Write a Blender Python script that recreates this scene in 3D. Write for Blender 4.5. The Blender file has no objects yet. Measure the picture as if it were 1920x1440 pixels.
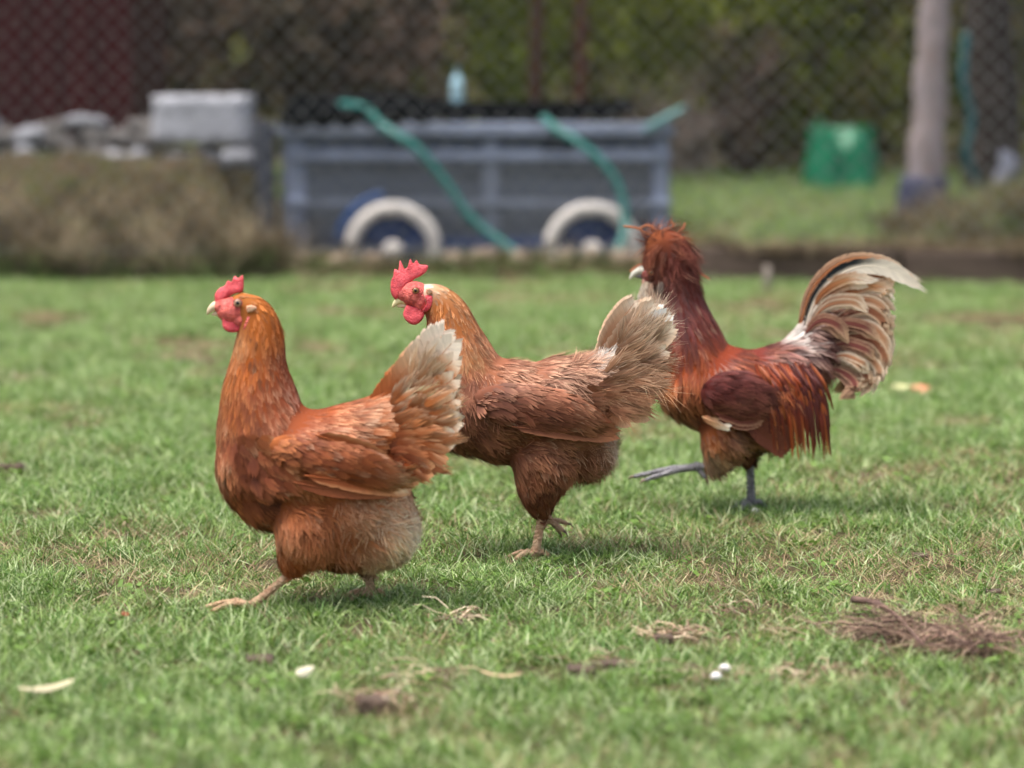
import bpy, math, random
import numpy as np
from mathutils import Vector, Matrix

rng = np.random.default_rng(7)
random.seed(7)
SC = bpy.context.scene
COL = SC.collection
R = math.radians

# ------------------------------------------------------------------ camera
F = 5444.0                       # focal length in photo pixels (1920 wide)
H = 0.675                        # camera height
TH = math.atan((720 - 150) / F)  # pitch: horizon at row 150
cd = bpy.data.cameras.new('camera')
cam = bpy.data.objects.new('camera', cd)
COL.objects.link(cam)
cam.location = (0, 0, H)
cam.rotation_euler = (R(90) - TH, 0, 0)
cd.sensor_width = 36
cd.lens = 36 * F / 1920
cd.clip_end = 500
cd.clip_start = 0.05
cd.dof.use_dof = True
cd.dof.focus_distance = 3.98
cd.dof.aperture_fstop = 3.1
SC.camera = cam

# ------------------------------------------------------------------ light
SUN_EL, SUN_AZ = R(74), R(-110)  # azimuth from +Y towards +X: high, over the camera's left shoulder
w = bpy.data.worlds.new('World'); SC.world = w; w.use_nodes = True
nt = w.node_tree
bg = nt.nodes['Background']; bg.inputs[1].default_value = 0.064
sky = nt.nodes.new('ShaderNodeTexSky'); sky.sky_type = 'NISHITA'; sky.sun_disc = False
sky.sun_elevation = SUN_EL; sky.sun_rotation = SUN_AZ
sky.dust_density = 3.0; sky.ozone_density = 0.6
hs_ = nt.nodes.new('ShaderNodeHueSaturation'); hs_.inputs['Saturation'].default_value = .45   # thin cloud greys the blue
nt.links.new(sky.outputs[0], hs_.inputs['Color']); nt.links.new(hs_.outputs[0], bg.inputs[0])
sd = bpy.data.lights.new('sun', 'SUN'); sun = bpy.data.objects.new('sun', sd); COL.objects.link(sun)
sd.energy = 1.5; sd.angle = R(40); sd.color = (1, .95, .87)
sv = Vector((math.sin(SUN_AZ) * math.cos(SUN_EL), math.cos(SUN_AZ) * math.cos(SUN_EL), math.sin(SUN_EL)))
sun.rotation_euler = sv.to_track_quat('Z', 'Y').to_euler()
sun.location = (-1, -3, 6)
SC.view_settings.view_transform = 'Standard'
SC.view_settings.look = 'None'
SC.view_settings.exposure = 1.95
SC.view_settings.gamma = 1
SC.render.engine = 'CYCLES'
SC.cycles.use_light_tree = False
SC.cycles.max_bounces = 4
SC.cycles.diffuse_bounces = 2
SC.cycles.adaptive_threshold = .03
SC.cycles.transparent_max_bounces = 4

# ------------------------------------------------------------------ pixel helpers
cT, sT = math.cos(TH), math.sin(TH)
def ray(px, py):
    u = (px - 960) / F; v = (720 - py) / F
    return np.array([u, cT + v * sT, -sT + v * cT])
def P(px, py, D):
    """point under a pixel on the upright plane y = D"""
    d = ray(px, py); return np.array([0, 0, H]) + d * (D / d[1])
def G(px, py, z=0.0):
    """point under a pixel on the level z"""
    d = ray(px, py); return np.array([0, 0, H]) + d * ((z - H) / d[2])
def project(p):
    p = np.asarray(p, float); q = p - np.array([0, 0, H])
    dep = q[..., 1] * cT - q[..., 2] * sT
    up = q[..., 1] * sT + q[..., 2] * cT
    return np.stack([960 + F * q[..., 0] / dep, 720 - F * up / dep], -1)
def mpp(D):
    return float(P(961, 720, D)[0] - P(960, 720, D)[0])

# ------------------------------------------------------------------ noise
_perm = rng.random((64, 64))
def vnoise(x, y):
    x = np.asarray(x, float); y = np.asarray(y, float)
    xi = np.floor(x).astype(int); yi = np.floor(y).astype(int)
    fx = x - xi; fy = y - yi
    fx = fx * fx * (3 - 2 * fx); fy = fy * fy * (3 - 2 * fy)
    g = lambda a, b: _perm[a % 64, b % 64]
    return ((g(xi, yi) * (1 - fx) + g(xi + 1, yi) * fx) * (1 - fy)
            + (g(xi, yi + 1) * (1 - fx) + g(xi + 1, yi + 1) * fx) * fy)
def fbm(x, y, o=3):
    s = 0; a = .5; t = 0
    for k in range(o):
        s = s + a * vnoise(x * 2 ** k + 17 * k, y * 2 ** k + 9 * k); t += a; a *= .5
    return s / t
def lin(c):
    c = np.asarray(c, float) / 255
    return np.where(c <= .04045, c / 12.92, ((c + .055) / 1.055) ** 2.4)
def sstep(a, b, x):
    t = np.clip((np.asarray(x, float) - a) / (b - a), 0, 1); return t * t * (3 - 2 * t)

# ------------------------------------------------------------------ mesh helpers
def new_mesh(name, v, f, col=None, smooth=True, mat=None):
    """f: list of faces or an (m,4)/(m,3) int array"""
    me = bpy.data.meshes.new(name)
    v = np.asarray(v, np.float32)
    if isinstance(f, np.ndarray):
        n, k = f.shape
        me.vertices.add(len(v)); me.vertices.foreach_set('co', v.ravel())
        me.loops.add(n * k); me.loops.foreach_set('vertex_index', f.astype(np.int32).ravel())
        me.polygons.add(n); me.polygons.foreach_set('loop_start', np.arange(0, n * k, k, dtype=np.int32))
        me.polygons.foreach_set('loop_total', np.full(n, k, np.int32))
        me.update(calc_edges=True)
    else:
        me.from_pydata(v.tolist(), [], f)
    if col is not None:
        a = me.color_attributes.new('Col', 'FLOAT_COLOR', 'POINT')
        c = np.ones((len(v), 4), np.float32); c[:, :3] = col
        a.data.foreach_set('color', c.ravel())
    if smooth and len(me.polygons):
        me.polygons.foreach_set('use_smooth', np.ones(len(me.polygons), bool))
    if mat is not None: me.materials.append(mat)
    return me
def link(name, me, parent=None, origin=None):
    o = bpy.data.objects.new(name, me); COL.objects.link(o)
    if parent is not None: o.parent = parent
    return o
def empty(name, loc, label=None, cat=None, group=None):
    o = bpy.data.objects.new(name, None); COL.objects.link(o); o.location = loc
    o.empty_display_size = .05
    return tag(o, label, cat, group)
def tag(o, label=None, cat=None, group=None, kind=None):
    if label: o['label'] = label
    if cat: o['category'] = cat
    if group: o['group'] = group
    if kind: o['kind'] = kind
    return o
def merge(parts):
    V = []; Fc = []; C = []; n = 0
    for p in parts:
        v, f = p[0], p[1]
        V.append(np.asarray(v, float)); Fc += [[i + n for i in q] for q in (f.tolist() if isinstance(f, np.ndarray) else f)]
        if len(p) > 2: C.append(np.broadcast_to(np.asarray(p[2], float), (len(v), 3)))
        n += len(v)
    return np.concatenate(V), Fc, (np.concatenate(C) if C else None)
def sphere(c, r, M=None, nu=16, nv=10):
    v = [(0, 0, 1)]
    for i in range(1, nv):
        a = math.pi * i / nv
        for j in range(nu):
            b = 2 * math.pi * j / nu
            v.append((math.sin(a) * math.cos(b), math.sin(a) * math.sin(b), math.cos(a)))
    v.append((0, 0, -1))
    f = [[0, 1 + j, 1 + (j + 1) % nu] for j in range(nu)]
    for i in range(nv - 2):
        for j in range(nu):
            a = 1 + i * nu + j; b = 1 + i * nu + (j + 1) % nu
            f.append([a, a + nu, b + nu, b])
    L = len(v) - 1; s = 1 + (nv - 2) * nu
    f += [[L, s + (j + 1) % nu, s + j] for j in range(nu)]
    v = np.array(v) * np.asarray(r, float)
    if M is not None: v = v @ np.asarray(M).T
    return v + np.asarray(c, float), f
def catmull(pts, n):
    p = np.asarray(pts, float)
    if len(p) == 2:
        t = np.linspace(0, 1, n)[:, None]; return p[0] * (1 - t) + p[1] * t
    q = np.vstack([2 * p[0] - p[1], p, 2 * p[-1] - p[-2]])
    out = []
    for s in np.linspace(0, len(p) - 1, n):
        i = min(int(s), len(p) - 2); t = s - i
        a, b, c, d = q[i], q[i + 1], q[i + 2], q[i + 3]
        out.append(.5 * (2 * b + (c - a) * t + (2 * a - 5 * b + 4 * c - d) * t * t + (3 * b - a - 3 * c + d) * t ** 3))
    return np.array(out)
def tube(pts, rad, k=8, cap=True):
    p = np.asarray(pts, float); n = len(p)
    rad = np.broadcast_to(np.asarray(rad, float), (n,))
    T = np.gradient(p, axis=0); T /= np.linalg.norm(T, axis=1)[:, None] + 1e-12
    ref = np.array([0, 0, 1.]) if abs(T[:, 2]).mean() < .8 else np.array([0, 1., 0])
    A = np.cross(T, ref); A /= np.linalg.norm(A, axis=1)[:, None] + 1e-12
    B = np.cross(T, A)
    ang = 2 * np.pi * np.arange(k) / k
    v = (p[:, None] + rad[:, None, None] * (np.cos(ang)[None, :, None] * A[:, None] + np.sin(ang)[None, :, None] * B[:, None])).reshape(-1, 3)
    f = [[i * k + j, i * k + (j + 1) % k, (i + 1) * k + (j + 1) % k, (i + 1) * k + j] for i in range(n - 1) for j in range(k)]
    if cap: f += [list(range(k))[::-1], [(n - 1) * k + j for j in range(k)]]
    return v, f
def box(c, s, rz=0., M=None):
    v = np.array([(x, y, z) for x in (-.5, .5) for y in (-.5, .5) for z in (-.5, .5)]) * np.asarray(s, float)
    f = [[0, 1, 3, 2], [4, 6, 7, 5], [0, 4, 5, 1], [2, 3, 7, 6], [0, 2, 6, 4], [1, 5, 7, 3]]
    if rz: v = v @ np.array(Matrix.Rotation(rz, 3, 'Z')).T
    if M is not None: v = v @ np.asarray(M).T
    return v + np.asarray(c, float), f
def bevel(o, w=.004, seg=2):
    m = o.modifiers.new('bevel', 'BEVEL'); m.width = w; m.segments = seg; m.limit_method = 'ANGLE'
    return o

# ------------------------------------------------------------------ materials
def mat(name, col=(.5, .5, .5), rough=.7, var=0., scale=20., bump=0., bscale=60., attr=None, metal=0., spec=.4, sub=0., trans=0., stretch=None, var2=None, randv=0.):
    m = bpy.data.materials.new(name); m.use_nodes = True
    n = m.node_tree.nodes; l = m.node_tree.links
    b = n['Principled BSDF']
    b.inputs['Roughness'].default_value = rough; b.inputs['Metallic'].default_value = metal
    b.inputs['Specular IOR Level'].default_value = spec
    if attr:
        a = n.new('ShaderNodeAttribute'); a.attribute_name = attr; out = a.outputs['Color']
    else:
        a = n.new('ShaderNodeRGB'); a.outputs[0].default_value = (*col, 1); out = a.outputs[0]
    tc = n.new('ShaderNodeTexCoord'); vec = tc.outputs['Object']
    if stretch:
        mp = n.new('ShaderNodeMapping'); mp.inputs['Scale'].default_value = stretch
        l.new(vec, mp.inputs['Vector']); vec = mp.outputs[0]
    if var or var2 is not None:
        t = n.new('ShaderNodeTexNoise'); t.inputs['Scale'].default_value = scale; t.inputs['Detail'].default_value = 5
        l.new(vec, t.inputs['Vector'])
        if var2 is not None:
            r = n.new('ShaderNodeMapRange'); r.inputs['From Min'].default_value = .38; r.inputs['From Max'].default_value = .62
            l.new(t.outputs['Fac'], r.inputs['Value'])
            x = n.new('ShaderNodeMix'); x.data_type = 'RGBA'
            l.new(r.outputs[0], x.inputs['Factor']); l.new(out, x.inputs['A']); x.inputs['B'].default_value = (*var2, 1)
            out = x.outputs['Result']
        if var:
            r = n.new('ShaderNodeMapRange'); r.inputs['From Min'].default_value = .3; r.inputs['From Max'].default_value = .7
            r.inputs['To Min'].default_value = 1 - var; r.inputs['To Max'].default_value = 1 + var
            l.new(t.outputs['Fac'], r.inputs['Value'])
            x = n.new('ShaderNodeMix'); x.data_type = 'RGBA'; x.blend_type = 'MULTIPLY'; x.inputs['Factor'].default_value = 1
            l.new(out, x.inputs['A']); l.new(r.outputs[0], x.inputs['B']); out = x.outputs['Result']
    if randv:
        oi = n.new('ShaderNodeObjectInfo'); r = n.new('ShaderNodeMapRange')
        r.inputs['To Min'].default_value = 1 - randv; r.inputs['To Max'].default_value = 1 + randv
        l.new(oi.outputs['Random'], r.inputs['Value'])
        x = n.new('ShaderNodeMix'); x.data_type = 'RGBA'; x.blend_type = 'MULTIPLY'; x.inputs['Factor'].default_value = 1
        l.new(out, x.inputs['A']); l.new(r.outputs[0], x.inputs['B']); out = x.outputs['Result']
    l.new(out, b.inputs['Base Color'])
    if sub:
        b.inputs['Subsurface Weight'].default_value = sub; b.inputs['Subsurface Radius'].default_value = (.01, .003, .002)
        b.inputs['Subsurface Scale'].default_value = .4
    if bump:
        t = n.new('ShaderNodeTexNoise'); t.inputs['Scale'].default_value = bscale; t.inputs['Detail'].default_value = 4
        l.new(vec, t.inputs['Vector'])
        bp = n.new('ShaderNodeBump'); bp.inputs['Strength'].default_value = bump; bp.inputs['Distance'].default_value = .01
        l.new(t.outputs['Fac'], bp.inputs['Height']); l.new(bp.outputs[0], b.inputs['Normal'])
    if trans:
        tr = n.new('ShaderNodeBsdfTranslucent'); l.new(out, tr.inputs['Color'])
        mx = n.new('ShaderNodeMixShader'); mx.inputs[0].default_value = trans
        l.new(b.outputs[0], mx.inputs[1]); l.new(tr.outputs[0], mx.inputs[2])
        l.new(mx.outputs[0], n['Material Output'].inputs['Surface'])
    return m
M_FEATHER = mat('feather', attr='Col', rough=.65, spec=.2)
M_GLOSSY = mat('hackle', attr='Col', rough=.5, spec=.3)
M_SKIN = mat('plumage_skin', attr='Col', rough=.9, spec=.1)
M_COMB = mat('comb_skin', lin((232, 70, 84)), rough=.42, spec=.5, var=.38, scale=90, bump=.5, bscale=520, sub=.2, var2=lin((230, 88, 96)))
M_FACE = mat('face_skin', lin((216, 92, 88)), rough=.55, var=.32, scale=150, bump=.55, bscale=460, sub=.15, var2=lin((222, 108, 98)))
M_LOBE = mat('earlobe_skin', lin((216, 168, 136)), rough=.6, var=.1, bump=.3, bscale=300, sub=.2)
M_BEAK = mat('beak_horn', lin((226, 200, 168)), rough=.4, var=.12, scale=60, bump=.15, bscale=150)
M_LEGY = mat('leg_scale', lin((218, 182, 148)), rough=.55, var=.2, scale=90, bump=.8, bscale=260, var2=lin((172, 132, 104)))
M_LEGG = mat('leg_scale_grey', lin((158, 154, 158)), rough=.55, var=.3, scale=90, bump=.8, bscale=260, var2=lin((104, 100, 106)))
M_CLAW = mat('claw', lin((120, 100, 84)), rough=.4)

# ------------------------------------------------------------------ terrain
def edge_y(x):
    return 9.75 - .30 * sstep(-.2, 1.2, x) + .12 * np.sin(1.7 * np.asarray(x) + .5) * .5 + .15 * (fbm(np.asarray(x) * 2.3 + 4, np.zeros_like(np.asarray(x, float))) - .5)
def terr(x, y):
    x = np.asarray(x, float); y = np.asarray(y, float)
    e = edge_y(x)
    z = .018 * (fbm(x * 2.2, y * 2.2) - .5) + .010 * (fbm(x * 9, y * 9) - .5)
    left = 1 - sstep(-1.15, -.80, x)
    mid = sstep(-1.05, -.80, x) * (1 - sstep(.60, .95, x))
    right = sstep(.60, .95, x)
    d = y - e
    zl = .40 * sstep(.05, .75, d) + .05 * (fbm(x * 5, y * 5) - .5) * sstep(0, .3, d)
    zm = .050 * sstep(.02, .16, d) - .175 * sstep(.36, .55, d) + .24 * sstep(1.6, 2.3, d)
    zr = .105 * sstep(.10, .16, d) + .16 * sstep(1.25, 2.2, x) * sstep(.15, .7, d)
    far = sstep(2.2, 3.0, d)
    zz = left * zl + mid * zm + right * zr
    zz = zz * (1 - far) + far * .10
    z = z + zz
    z = z + 5.0 * sstep(26, 46, y)
    return z
def tz(x, y): return float(terr(np.array([x]), np.array([y]))[0])

def grid_axis(segs):
    out = []
    for a, b, st in segs: out += list(np.arange(a, b, st))
    out.append(segs[-1][1]); return np.array(out)
gx = grid_axis([(-60, -8, 4), (-8, -3, .25), (-3, 3, .04), (3, 8, .25), (8, 60, 4)])
gy = grid_axis([(-30, 0, 3), (0, 2.2, .2), (2.2, 9.2, .05), (9.2, 12.6, .03), (12.6, 20, .2), (20, 80, 2)])
X, Y = np.meshgrid(gx, gy)
V = np.stack([X, Y, terr(X, Y)], -1).reshape(-1, 3)
nx = len(gx); ny = len(gy)
i = np.arange(ny - 1)[:, None] * nx + np.arange(nx - 1)[None]
Q = np.stack([i, i + 1, i + 1 + nx, i + nx], -1).reshape(-1, 4)
M_SOIL = mat('soil', lin((88, 74, 60)), rough=.95, spec=.1, var=.35, scale=14, bump=.8, bscale=90, var2=lin((62, 64, 36)))
ground = link('ground', new_mesh('ground', V, Q, mat=M_SOIL)); tag(ground, 'earthy lawn ground with a low bank behind', 'ground', kind='structure')

# ------------------------------------------------------------------ grass (templates + points in one mesh, instanced by nodes)
def grass_nodes():
    ng = bpy.data.node_groups.new('grass_scatter', 'GeometryNodeTree')
    ng.interface.new_socket('Geometry', in_out='INPUT', socket_type='NodeSocketGeometry')
    ng.interface.new_socket('Geometry', in_out='OUTPUT', socket_type='NodeSocketGeometry')
    n = ng.nodes; l = ng.links
    gi = n.new('NodeGroupInput'); go = n.new('NodeGroupOutput')
    def attr(nm, dt):
        a = n.new('GeometryNodeInputNamedAttribute'); a.data_type = dt; a.inputs['Name'].default_value = nm
        return a.outputs['Attribute']
    sep = n.new('GeometryNodeSeparateGeometry'); sep.domain = 'POINT'
    l.new(gi.outputs[0], sep.inputs['Geometry']); l.new(attr('tpl', 'BOOLEAN'), sep.inputs['Selection'])
    sp = n.new('GeometryNodeSplitToInstances'); sp.domain = 'POINT'
    l.new(sep.outputs['Selection'], sp.inputs[0]); l.new(attr('gid', 'INT'), sp.inputs['Group ID'])
    ip = n.new('GeometryNodeInstanceOnPoints')
    l.new(sep.outputs['Inverted'], ip.inputs['Points']); l.new(sp.outputs[0], ip.inputs['Instance'])
    ip.inputs['Pick Instance'].default_value = True
    l.new(attr('gid', 'INT'), ip.inputs['Instance Index'])
    er = n.new('FunctionNodeEulerToRotation'); l.new(attr('rot', 'FLOAT_VECTOR'), er.inputs[0])
    l.new(er.outputs[0], ip.inputs['Rotation'])
    l.new(attr('scl', 'FLOAT_VECTOR'), ip.inputs['Scale'])
    l.new(ip.outputs[0], go.inputs[0])
    return ng
NG = grass_nodes()
def blade_tuft(n, hmin, hmax, spread, wid, cols, lean=.5, droop=.6, seg=2):
    V = []; Q = []; C = []
    for k in range(n):
        a = rng.random() * 6.283; r = spread * math.sqrt(rng.random())
        bx, by = r * math.cos(a), r * math.sin(a)
        h = hmin + (hmax - hmin) * rng.random() ** 1.3
        da = rng.random() * 6.283; le = lean * rng.random(); dr = droop * rng.random()
        w0 = wid * (.6 + .8 * rng.random())
        tw = rng.random() * 6.283; sx, sy = math.cos(tw), math.sin(tw)
        c = cols[rng.integers(len(cols))] * (.8 + .4 * rng.random())
        b = len(V)
        for s in range(seg + 1):
            t = s / seg
            off = h * (le * t + dr * t * t); z = h * t * (1 - .35 * dr * t)
            x = bx + math.cos(da) * off; y = by + math.sin(da) * off
            ww = w0 * (1 - t) ** .7 + .0001
            V += [(x - sx * ww, y - sy * ww, z - .004), (x + sx * ww, y + sy * ww, z - .004)]
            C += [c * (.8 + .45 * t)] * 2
        for s in range(seg):
            q = b + 2 * s; Q.append([q, q + 1, q + 3, q + 2])
    return np.array(V), np.array(Q), np.array(C)
def scatter(name, tpls, pts, gid, scl, m, lean=.15):
    V = []; Q = []; C = []; g = []; n = 0
    for k, (v, q, c) in enumerate(tpls):
        V.append(v); Q.append(q + n); C.append(c); g.append(np.full(len(v), k)); n += len(v)
    V.append(pts); N = len(pts)
    C.append(np.zeros((N, 3))); g.append(gid)
    me = new_mesh(name, np.concatenate(V), np.concatenate(Q), np.concatenate(C), mat=m)
    tot = n + N
    a = me.attributes.new('tpl', 'BOOLEAN', 'POINT'); a.data.foreach_set('value', np.arange(tot) < n)
    a = me.attributes.new('gid', 'INT', 'POINT'); a.data.foreach_set('value', np.concatenate(g).astype(np.int32))
    rot = np.zeros((tot, 3), np.float32); rot[n:, 2] = rng.random(N) * 6.283
    rot[n:, :2] = rng.normal(0, lean, (N, 2))
    a = me.attributes.new('rot', 'FLOAT_VECTOR', 'POINT'); a.data.foreach_set('vector', rot.ravel())
    s = np.ones((tot, 3), np.float32); s[n:] = np.asarray(scl, np.float32).reshape(N, -1)
    a = me.attributes.new('scl', 'FLOAT_VECTOR', 'POINT'); a.data.foreach_set('vector', s.ravel())
    o = link(name, me); md = o.modifiers.new('scatter', 'NODES'); md.node_group = NG
    return o
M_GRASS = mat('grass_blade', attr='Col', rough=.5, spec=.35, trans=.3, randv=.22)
M_STRAW = mat('dry_grass_blade', attr='Col', rough=.75, spec=.2, randv=.2)
GRE = [lin(c) for c in ((88, 116, 44), (106, 138, 58), (74, 102, 42), (134, 160, 86), (98, 136, 70), (156, 176, 114), (186, 196, 152))]
DRY = [lin(c) for c in ((176, 158, 118), (158, 136, 104), (196, 180, 146), (136, 112, 90))]
MIX = GRE + GRE + DRY[:2]
tpl = []
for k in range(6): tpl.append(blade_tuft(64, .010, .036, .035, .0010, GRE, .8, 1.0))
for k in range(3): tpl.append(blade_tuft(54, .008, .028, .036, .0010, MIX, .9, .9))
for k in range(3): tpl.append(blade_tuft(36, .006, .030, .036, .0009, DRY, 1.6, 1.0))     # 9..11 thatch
def clover(n):
    V = []; Q = []; C = []
    for k in range(n):
        a = rng.random() * 6.283; r = .02 * math.sqrt(rng.random()); x, y = r * math.cos(a), r * math.sin(a)
        z = .006 + .012 * rng.random(); s = .003 + .003 * rng.random(); t = rng.normal(0, .4, 2)
        c = lin((100, 128, 56)) * (.8 + .5 * rng.random()); b = len(V)
        for (ux, uy) in ((-1, -.6), (.2, -1), (1, .5), (-.3, 1)):
            V.append((x + s * ux, y + s * uy, z + s * (ux * t[0] + uy * t[1]))); C.append(c)
        Q.append([b, b + 1, b + 2, b + 3])
    return np.array(V), np.array(Q), np.array(C)
for k in range(2): tpl.append(clover(16))                                               # 12,13
tpl.append((clover(9)[0] * np.array([1.5, 1.5, 1.1]),) + clover(9)[1:])                # 14 broad-leaved weed
# bare / scratched patches on the lawn: pixel, radius m
BARE = [(850, 1172, .035), (1255, 1200, .06), (1150, 1255, .05), (790, 1290, .05), (700, 1325, .06), (1330, 1285, .06), (1700, 1215, .10), (1810, 1225, .09),
        (350, 672, .10), (400, 655, .08), (20, 716, .06), (22, 885, .04), (490, 1255, .03), (640, 590, .12), (1720, 745, .05), (1850, 605, .2), (980, 1185, .04), (1060, 1270, .05),
        (600, 545, .15), (1390, 1165, .04), (800, 1345, .07), (1250, 1300, .05), (60, 970, .04), (1060, 630, .08), (1500, 1290, .07), (1620, 1270, .06), (330, 645, .12), (430, 700, .10), (600, 660, .10), (160, 800, .05), (1500, 640, .10), (1420, 580, .14), (120, 600, .14), (1800, 800, .08), (1650, 900, .05), (250, 980, .04), (900, 560, .14), (1300, 1100, .03), (150, 1090, .03)]
BP = np.array([[*G(a, b)[:2], r * (.62 if b > 1100 else 1.)] for a, b, r in BARE])
def bare(x, y):
    v = np.zeros_like(x)
    for bx, by, r in BP:
        d = np.hypot((x - bx), (y - by) * .8) / r
        v = np.maximum(v, 1 - sstep(.55, 1.25, d + .7 * (vnoise(x * 40, y * 40) - .5)))
    return v
def band(y0, y1, dens, m=1.2):
    A = (y1 - y0) * 2 * (.2 * (y0 + y1) / 2 + m)
    n = int(A * dens * 1.3)
    y = y0 + (y1 - y0) * rng.random(n); x = (rng.random(n) * 2 - 1) * (.2 * y1 + m)
    k = np.abs(x) < .2 * y + m
    return x[k], y[k]
xs = []; ys = []; sc = []
for (a, b, dn, s0) in ((2.2, 4.0, 1080, .95), (4.0, 6.0, 830, 1.1), (6, 10.4, 460, 1.35), (10.4, 18.5, 150, 2.3)):
    x, y = band(a, b, dn); xs.append(x); ys.append(y); sc.append(np.full(len(x), s0))
x = np.concatenate(xs); y = np.concatenate(ys); s = np.concatenate(sc)
d = y - edge_y(x)
br = bare(x, y)
patch = fbm(x * 3.1, y * 3.1)
keep = rng.random(len(x)) > br * .85
keep &= ~((d > .02) & (x < -.85) & (d < 2.4))                         # the weedy bank has its own growth
keep &= ~((d > .22) & (d < 2.2) & (x > -.85) & (x < .75))             # ditch under the cart
keep &= ~((d > .02) & (d < .30) & (rng.random(len(x)) < .75))         # bare lip
x, y, s, br, patch, d = (q[keep] for q in (x, y, s, br, patch, d))
u = rng.random(len(x))
gid = rng.integers(0, 6, len(x))
dry_p = np.clip(.27 + .10 * (y < 4.2) + 2.8 * (patch - .52) + .5 * (fbm(x * 11 + 5, y * 7) - .5), .04, .85)
gid = np.where(u < dry_p, rng.integers(6, 12, len(x)), gid)
gid = np.where((u > .955) & (y < 6), rng.integers(12, 14, len(x)), gid)
gid = np.where((u > .945) & (u < .955) & (y < 6), 14, gid)
gid = np.where(br > .25, rng.integers(9, 12, len(x)), gid)
hs = .74 * s * (.75 + .5 * rng.random(len(x))) * (.75 + .6 * fbm(x * 5 + 3, y * 5))
pts = np.stack([x, y, terr(x, y)], -1)
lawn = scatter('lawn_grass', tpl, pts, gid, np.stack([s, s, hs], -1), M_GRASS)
tag(lawn, 'short green lawn grass mixed with dry thatch', 'grass', kind='stuff')

# tall dry growth on the left bank and weeds along the edge
tplb = [blade_tuft(26, .06, .22, .05, .0022, [lin((126, 108, 84)), lin((100, 86, 66)), lin((80, 70, 54))], .8, 1.2, 4) for k in range(4)]
tplb += [blade_tuft(22, .04, .14, .05, .0024, [lin((70, 92, 44)), lin((58, 80, 44)), lin((96, 104, 62))], .7, 1., 4) for k in range(3)]
tplb[0] = blade_tuft(9, .14, .30, .05, .0030, [lin((196, 178, 146)), lin((180, 160, 128))], .5, .8, 4)
tplb += [blade_tuft(20, .04, .16, .05, .0020, [lin((78, 66, 54)), lin((60, 52, 46))], 1.0, 1.2, 4) for k in range(2)]
n = 2600
x = -3.2 + 2.45 * rng.random(n); d = .0 + 1.0 * rng.random(n); y = edge_y(x) + d
g = fbm(x * 4.5, y * 4.5 + 5, 2); gap = fbm(x * 6 + 31, y * 6 + 2, 2)
kk = gap > .36; x, y, d, g = x[kk], y[kk], d[kk], g[kk]; n = len(x)
gid = np.where(g > .56, rng.integers(4, 7, n), np.where(g > .47, rng.integers(7, 9, n), np.where(d < .16, rng.integers(5, 9, n), np.where(rng.random(n) < .25, 0, rng.integers(1, 4, n)))))
s = (.55 + .7 * rng.random(n)) * np.interp(d, [0, .3, .45, .6, 1], [1, .85, .4, .18, .12])
pb = [np.stack([x, y, terr(x, y)], -1)]; gb = [gid]; sb = [s]
n = 90                                                               # pale dead stalks standing on the bank
x = -2.6 + 1.75 * rng.random(n); y = edge_y(x) + .04 + .42 * rng.random(n)
pb.append(np.stack([x, y, terr(x, y)], -1)); gb.append(np.zeros(n, int)); sb.append(.55 + .5 * rng.random(n))
n = 420                                                              # lip before the cart
x = -.9 + 1.7 * rng.random(n); y = edge_y(x) + .02 + .28 * rng.random(n)
k = fbm(x * 4 + 9, y * 0 + 1) > .47
x, y = x[k], y[k]; n = len(x)
pb.append(np.stack([x, y, terr(x, y)], -1)); gb.append(np.where(rng.random(n) < .65, rng.integers(4, 7, n), rng.integers(0, 4, n))); sb.append(.25 + .3 * rng.random(n))
n = 2600                                                             # dead growth over the timber edging
x = .60 + 2.3 * rng.random(n); y = edge_y(x) + .04 + .22 * rng.random(n)
pb.append(np.stack([x, y, terr(x, y) + np.where(y - edge_y(x) < .11, .10, 0)], -1)); gb.append(np.where(rng.random(n) < .5, rng.integers(0, 4, n), rng.integers(7, 9, n))); sb.append(.16 + .26 * rng.random(n))
n = 1100                                                             # weeds on the right bank
x = 1.35 + 1.5 * rng.random(n); y = edge_y(x) + .25 + 1.3 * rng.random(n)
pb.append(np.stack([x, y, terr(x, y)], -1)); gb.append(np.where(rng.random(n) < .45, rng.integers(7, 9, n), rng.integers(0, 7, n))); sb.append(.4 + .5 * rng.random(n))
wd = scatter('bank_weeds', tplb, np.concatenate(pb), np.concatenate(gb), np.concatenate(sb)[:, None] * np.ones((1, 3)), M_STRAW, .25)
tag(wd, 'tall dry brown grass and weeds on the bank', 'dry grass', kind='stuff')

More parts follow.
